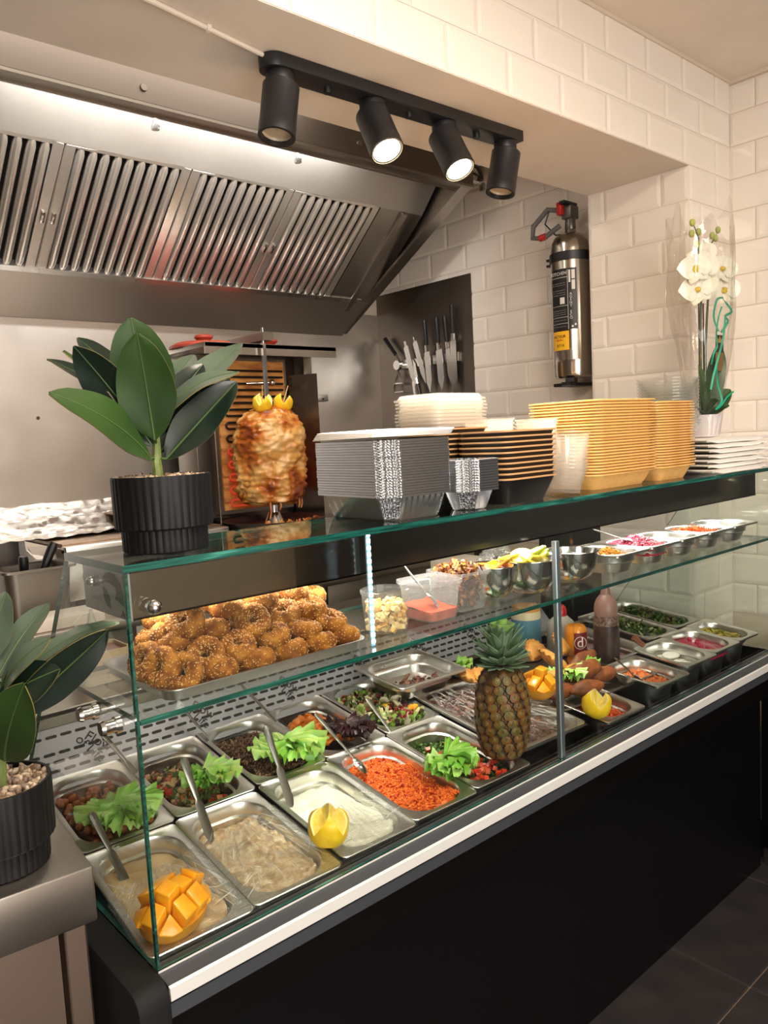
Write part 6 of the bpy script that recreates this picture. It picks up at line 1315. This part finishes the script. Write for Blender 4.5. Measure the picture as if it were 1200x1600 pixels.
# ------------------------------------------------------------------ fire extinguisher
EX, EY, E0, E1 = 2.062, .745, .292, .835
t = thing('fire_extinguisher', 'polished steel fire extinguisher with black label strapped to the kitchen wall', 'fire extinguisher', (EX, EY, E0)); ER = .074
MB().lathe([(ER*.86, E0+.03), (ER*.97, E0+.036), (ER, E0+.05), (ER, E0+.085), (ER*1.012, E0+.09), (ER, E0+.095), (ER, E1-.06), (ER*.96, E1-.035), (ER*.8, E1-.012), (ER*.5, E1), (ER*.3, E1+.004), (.018, E1+.02)], 40, Matrix.Translation((EX, EY, 0)), cap0=True, cap1=True).build('cylinder', steel('extinguisher_steel', '#b9b1a6', .16, (60, 60, 4), .02, .06), t, world=True)
MB().cyl((EX, EY, E1+.015), (EX, EY, E1+.055), .020, .018).cbox((EX, EY, E1+.075), (.05, .04, .045)).build('valve', plain('valve_metal', '#6f6a64', .35, metal=.8), t, world=True, bevel=.003)
MB().box((EX-.05, EY-.012, E1+.10), (EX+.03, EY+.012, E1+.112)).build('lever', BLACKPL, t, world=True, bevel=.003)
MB().cbox((EX-.03, EY+.02, E1+.09), (.02, .022, .045)).build('red_clip', plain('red_plastic', '#b3201a', .35), t, world=True, bevel=.003)
MB().tube([(EX-.01, EY+.02, E1+.085), (EX-.03, EY+.075, E1+.10), (EX-.045, EY+.13, E1+.05), (EX-.045, EY+.135, E1+.01), (EX-.04, EY+.09, E1+.0), (EX-.02, EY+.03, E1+.035)], .0095, 10).build('hose', plain('grey_hose', '#5f5c5a', .5), t, world=True)
MB().cyl((EX-.043, EY+.105, E1+.002), (EX-.038, EY+.08, E1+.006), .012).build('hose_sleeve', plain('red_plastic', '#b3201a', .35), t, world=True)
MB().tube([(EX, EY+.01, E1+.11), (EX-.03, EY+.07, E1+.09), (EX-.035, EY+.085, E1+.05), (EX-.02, EY+.05, E1+.005), (EX-.03, EY-.02, E1-.005)], .003, 6).build('safety_cord', BLACKPL, t, world=True)
MB().lathe([(ER+.001, .735), (ER+.004, .735), (ER+.004, .765), (ER+.001, .765)], 40, Matrix.Translation((EX, EY, 0))).build('strap', BLACKPL, t, world=True)
for dz in (.738, .758): MB().box((EX-.02, EY+ER+.002, dz-.004), (EX, EY+ER+.022, dz+.004)).build('buckle', BLACKPL, t, world=True, smooth=0)
b = MB(); q = [(-.03, 0), (.07, 0), (.07, .012), (.02, .014), (.01, .07), (-.025, .075), (-.03, .0)][:6]; b.prism([(x, z) for x, z in q], -.016, .016, Matrix.Translation((EX, EY, E0)) @ Matrix.Rotation(R_(200), 4, 'Z') @ Matrix.Rotation(PI/2, 4, 'X') @ Matrix.Translation((.045, 0, 0))); b.build('foot_bracket', BLACKPL, t, world=True, smooth=0)
MB().box((EX-.06, EY-.03, E0), (XK-.005, EY+.05, E0+.012)).build('bracket_plate', BLACKPL, t, world=True, bevel=.002)
LBK = plain('label_black', '#1a1817', .4); LWH = plain('label_print_white', '#d9d4cc', .5); LYE = plain('label_yellow', '#f0b41e', .45); LRD = plain('label_red_print', '#c03a14', .5)
def patch(name, a0, a1, z0, z1, mat, dr, skew=0):
    n = 10; b = MB(); b.loft([[(EX+(ER+dr)*math.cos(R_(a0+(a1+sk-a0)*k/n)), EY+(ER+dr)*math.sin(R_(a0+(a1+sk-a0)*k/n)), z) for k in range(n+1)] for z, sk in ((z0, skew), (z1, 0))], closed=False); return b.build(name, mat, t, world=True, recalc=False)
def ctext(s, a, z, size, mat, rot=0, al='CENTER'):
    an = R_(a); M = Matrix.Translation((EX+(ER+.0018)*math.cos(an), EY+(ER+.0018)*math.sin(an), z)) @ Matrix.Rotation(an+PI/2, 4, 'Z') @ Matrix.Rotation(PI/2, 4, 'X') @ Matrix.Rotation(R_(rot), 4, 'Z'); text('lettering', s, size, M, mat, t, .0002, al)
A0, A1 = 148, 228
patch('black_label', A0, A1, .492, .705, LBK, .0008)
patch('label_line', A0, 203, .674, .6755, LWH, .0012); patch('label_line', 202.5, 203.5, .492, .70, LWH, .0012)
for z in (.575, .535, .513): patch('label_line', A0, 203, z, z+.0012, LWH, .0012)
ctext('KITCHEN', 178, .688, .016, LWH); 
for k, z in enumerate((.655, .648, .63, .622, .614, .56, .552, .545, .525, .503)): ctext('— —— —— —', 178, z, .008, LWH)
patch('label_picture', 180, 194, .582, .605, LWH, .0012); patch('label_picture', 206, 211, .655, .698, LWH, .0012); patch('label_picture', 214, 223, .667, .698, LWH, .0012); patch('label_picture', 214, 223, .63, .663, LWH, .0012)
for k, ch in enumerate('AGENT ECO'): ctext(ch, 211, .615-k*.0105, .0125, LWH)
for s in (-1, 1): ctext('•', 218+s*4, .503+.003*s, .03, LWH)
patch('black_label_foot', A0, 207, .425, .492, LBK, .0006); patch('yellow_label', A0, 204, .487, .420, LYE, .0014, -0); 
ctext('ACTEUR', 176, .468, .014, LBK); ctext('alkaline', 176, .456, .010, LRD); ctext('0714', 178, .436, .015, LBK)

# black cabinet closing the far end
t = thing('black_cabinet', 'low black cabinet against the right wall at the far end of the counter', 'cabinet', (2.14, -.3, FLOOR))
MB().box((2.0, -.75, FLOOR+.06), (2.279, .052, -.575)).build('body', BLACK, t, world=True, bevel=.003); MB().box((2.012, -.75, FLOOR), (2.279, .05, FLOOR+.06)).build('plinth', plain('dark_plinth', '#1c1a19', .5), t, world=True, smooth=0)
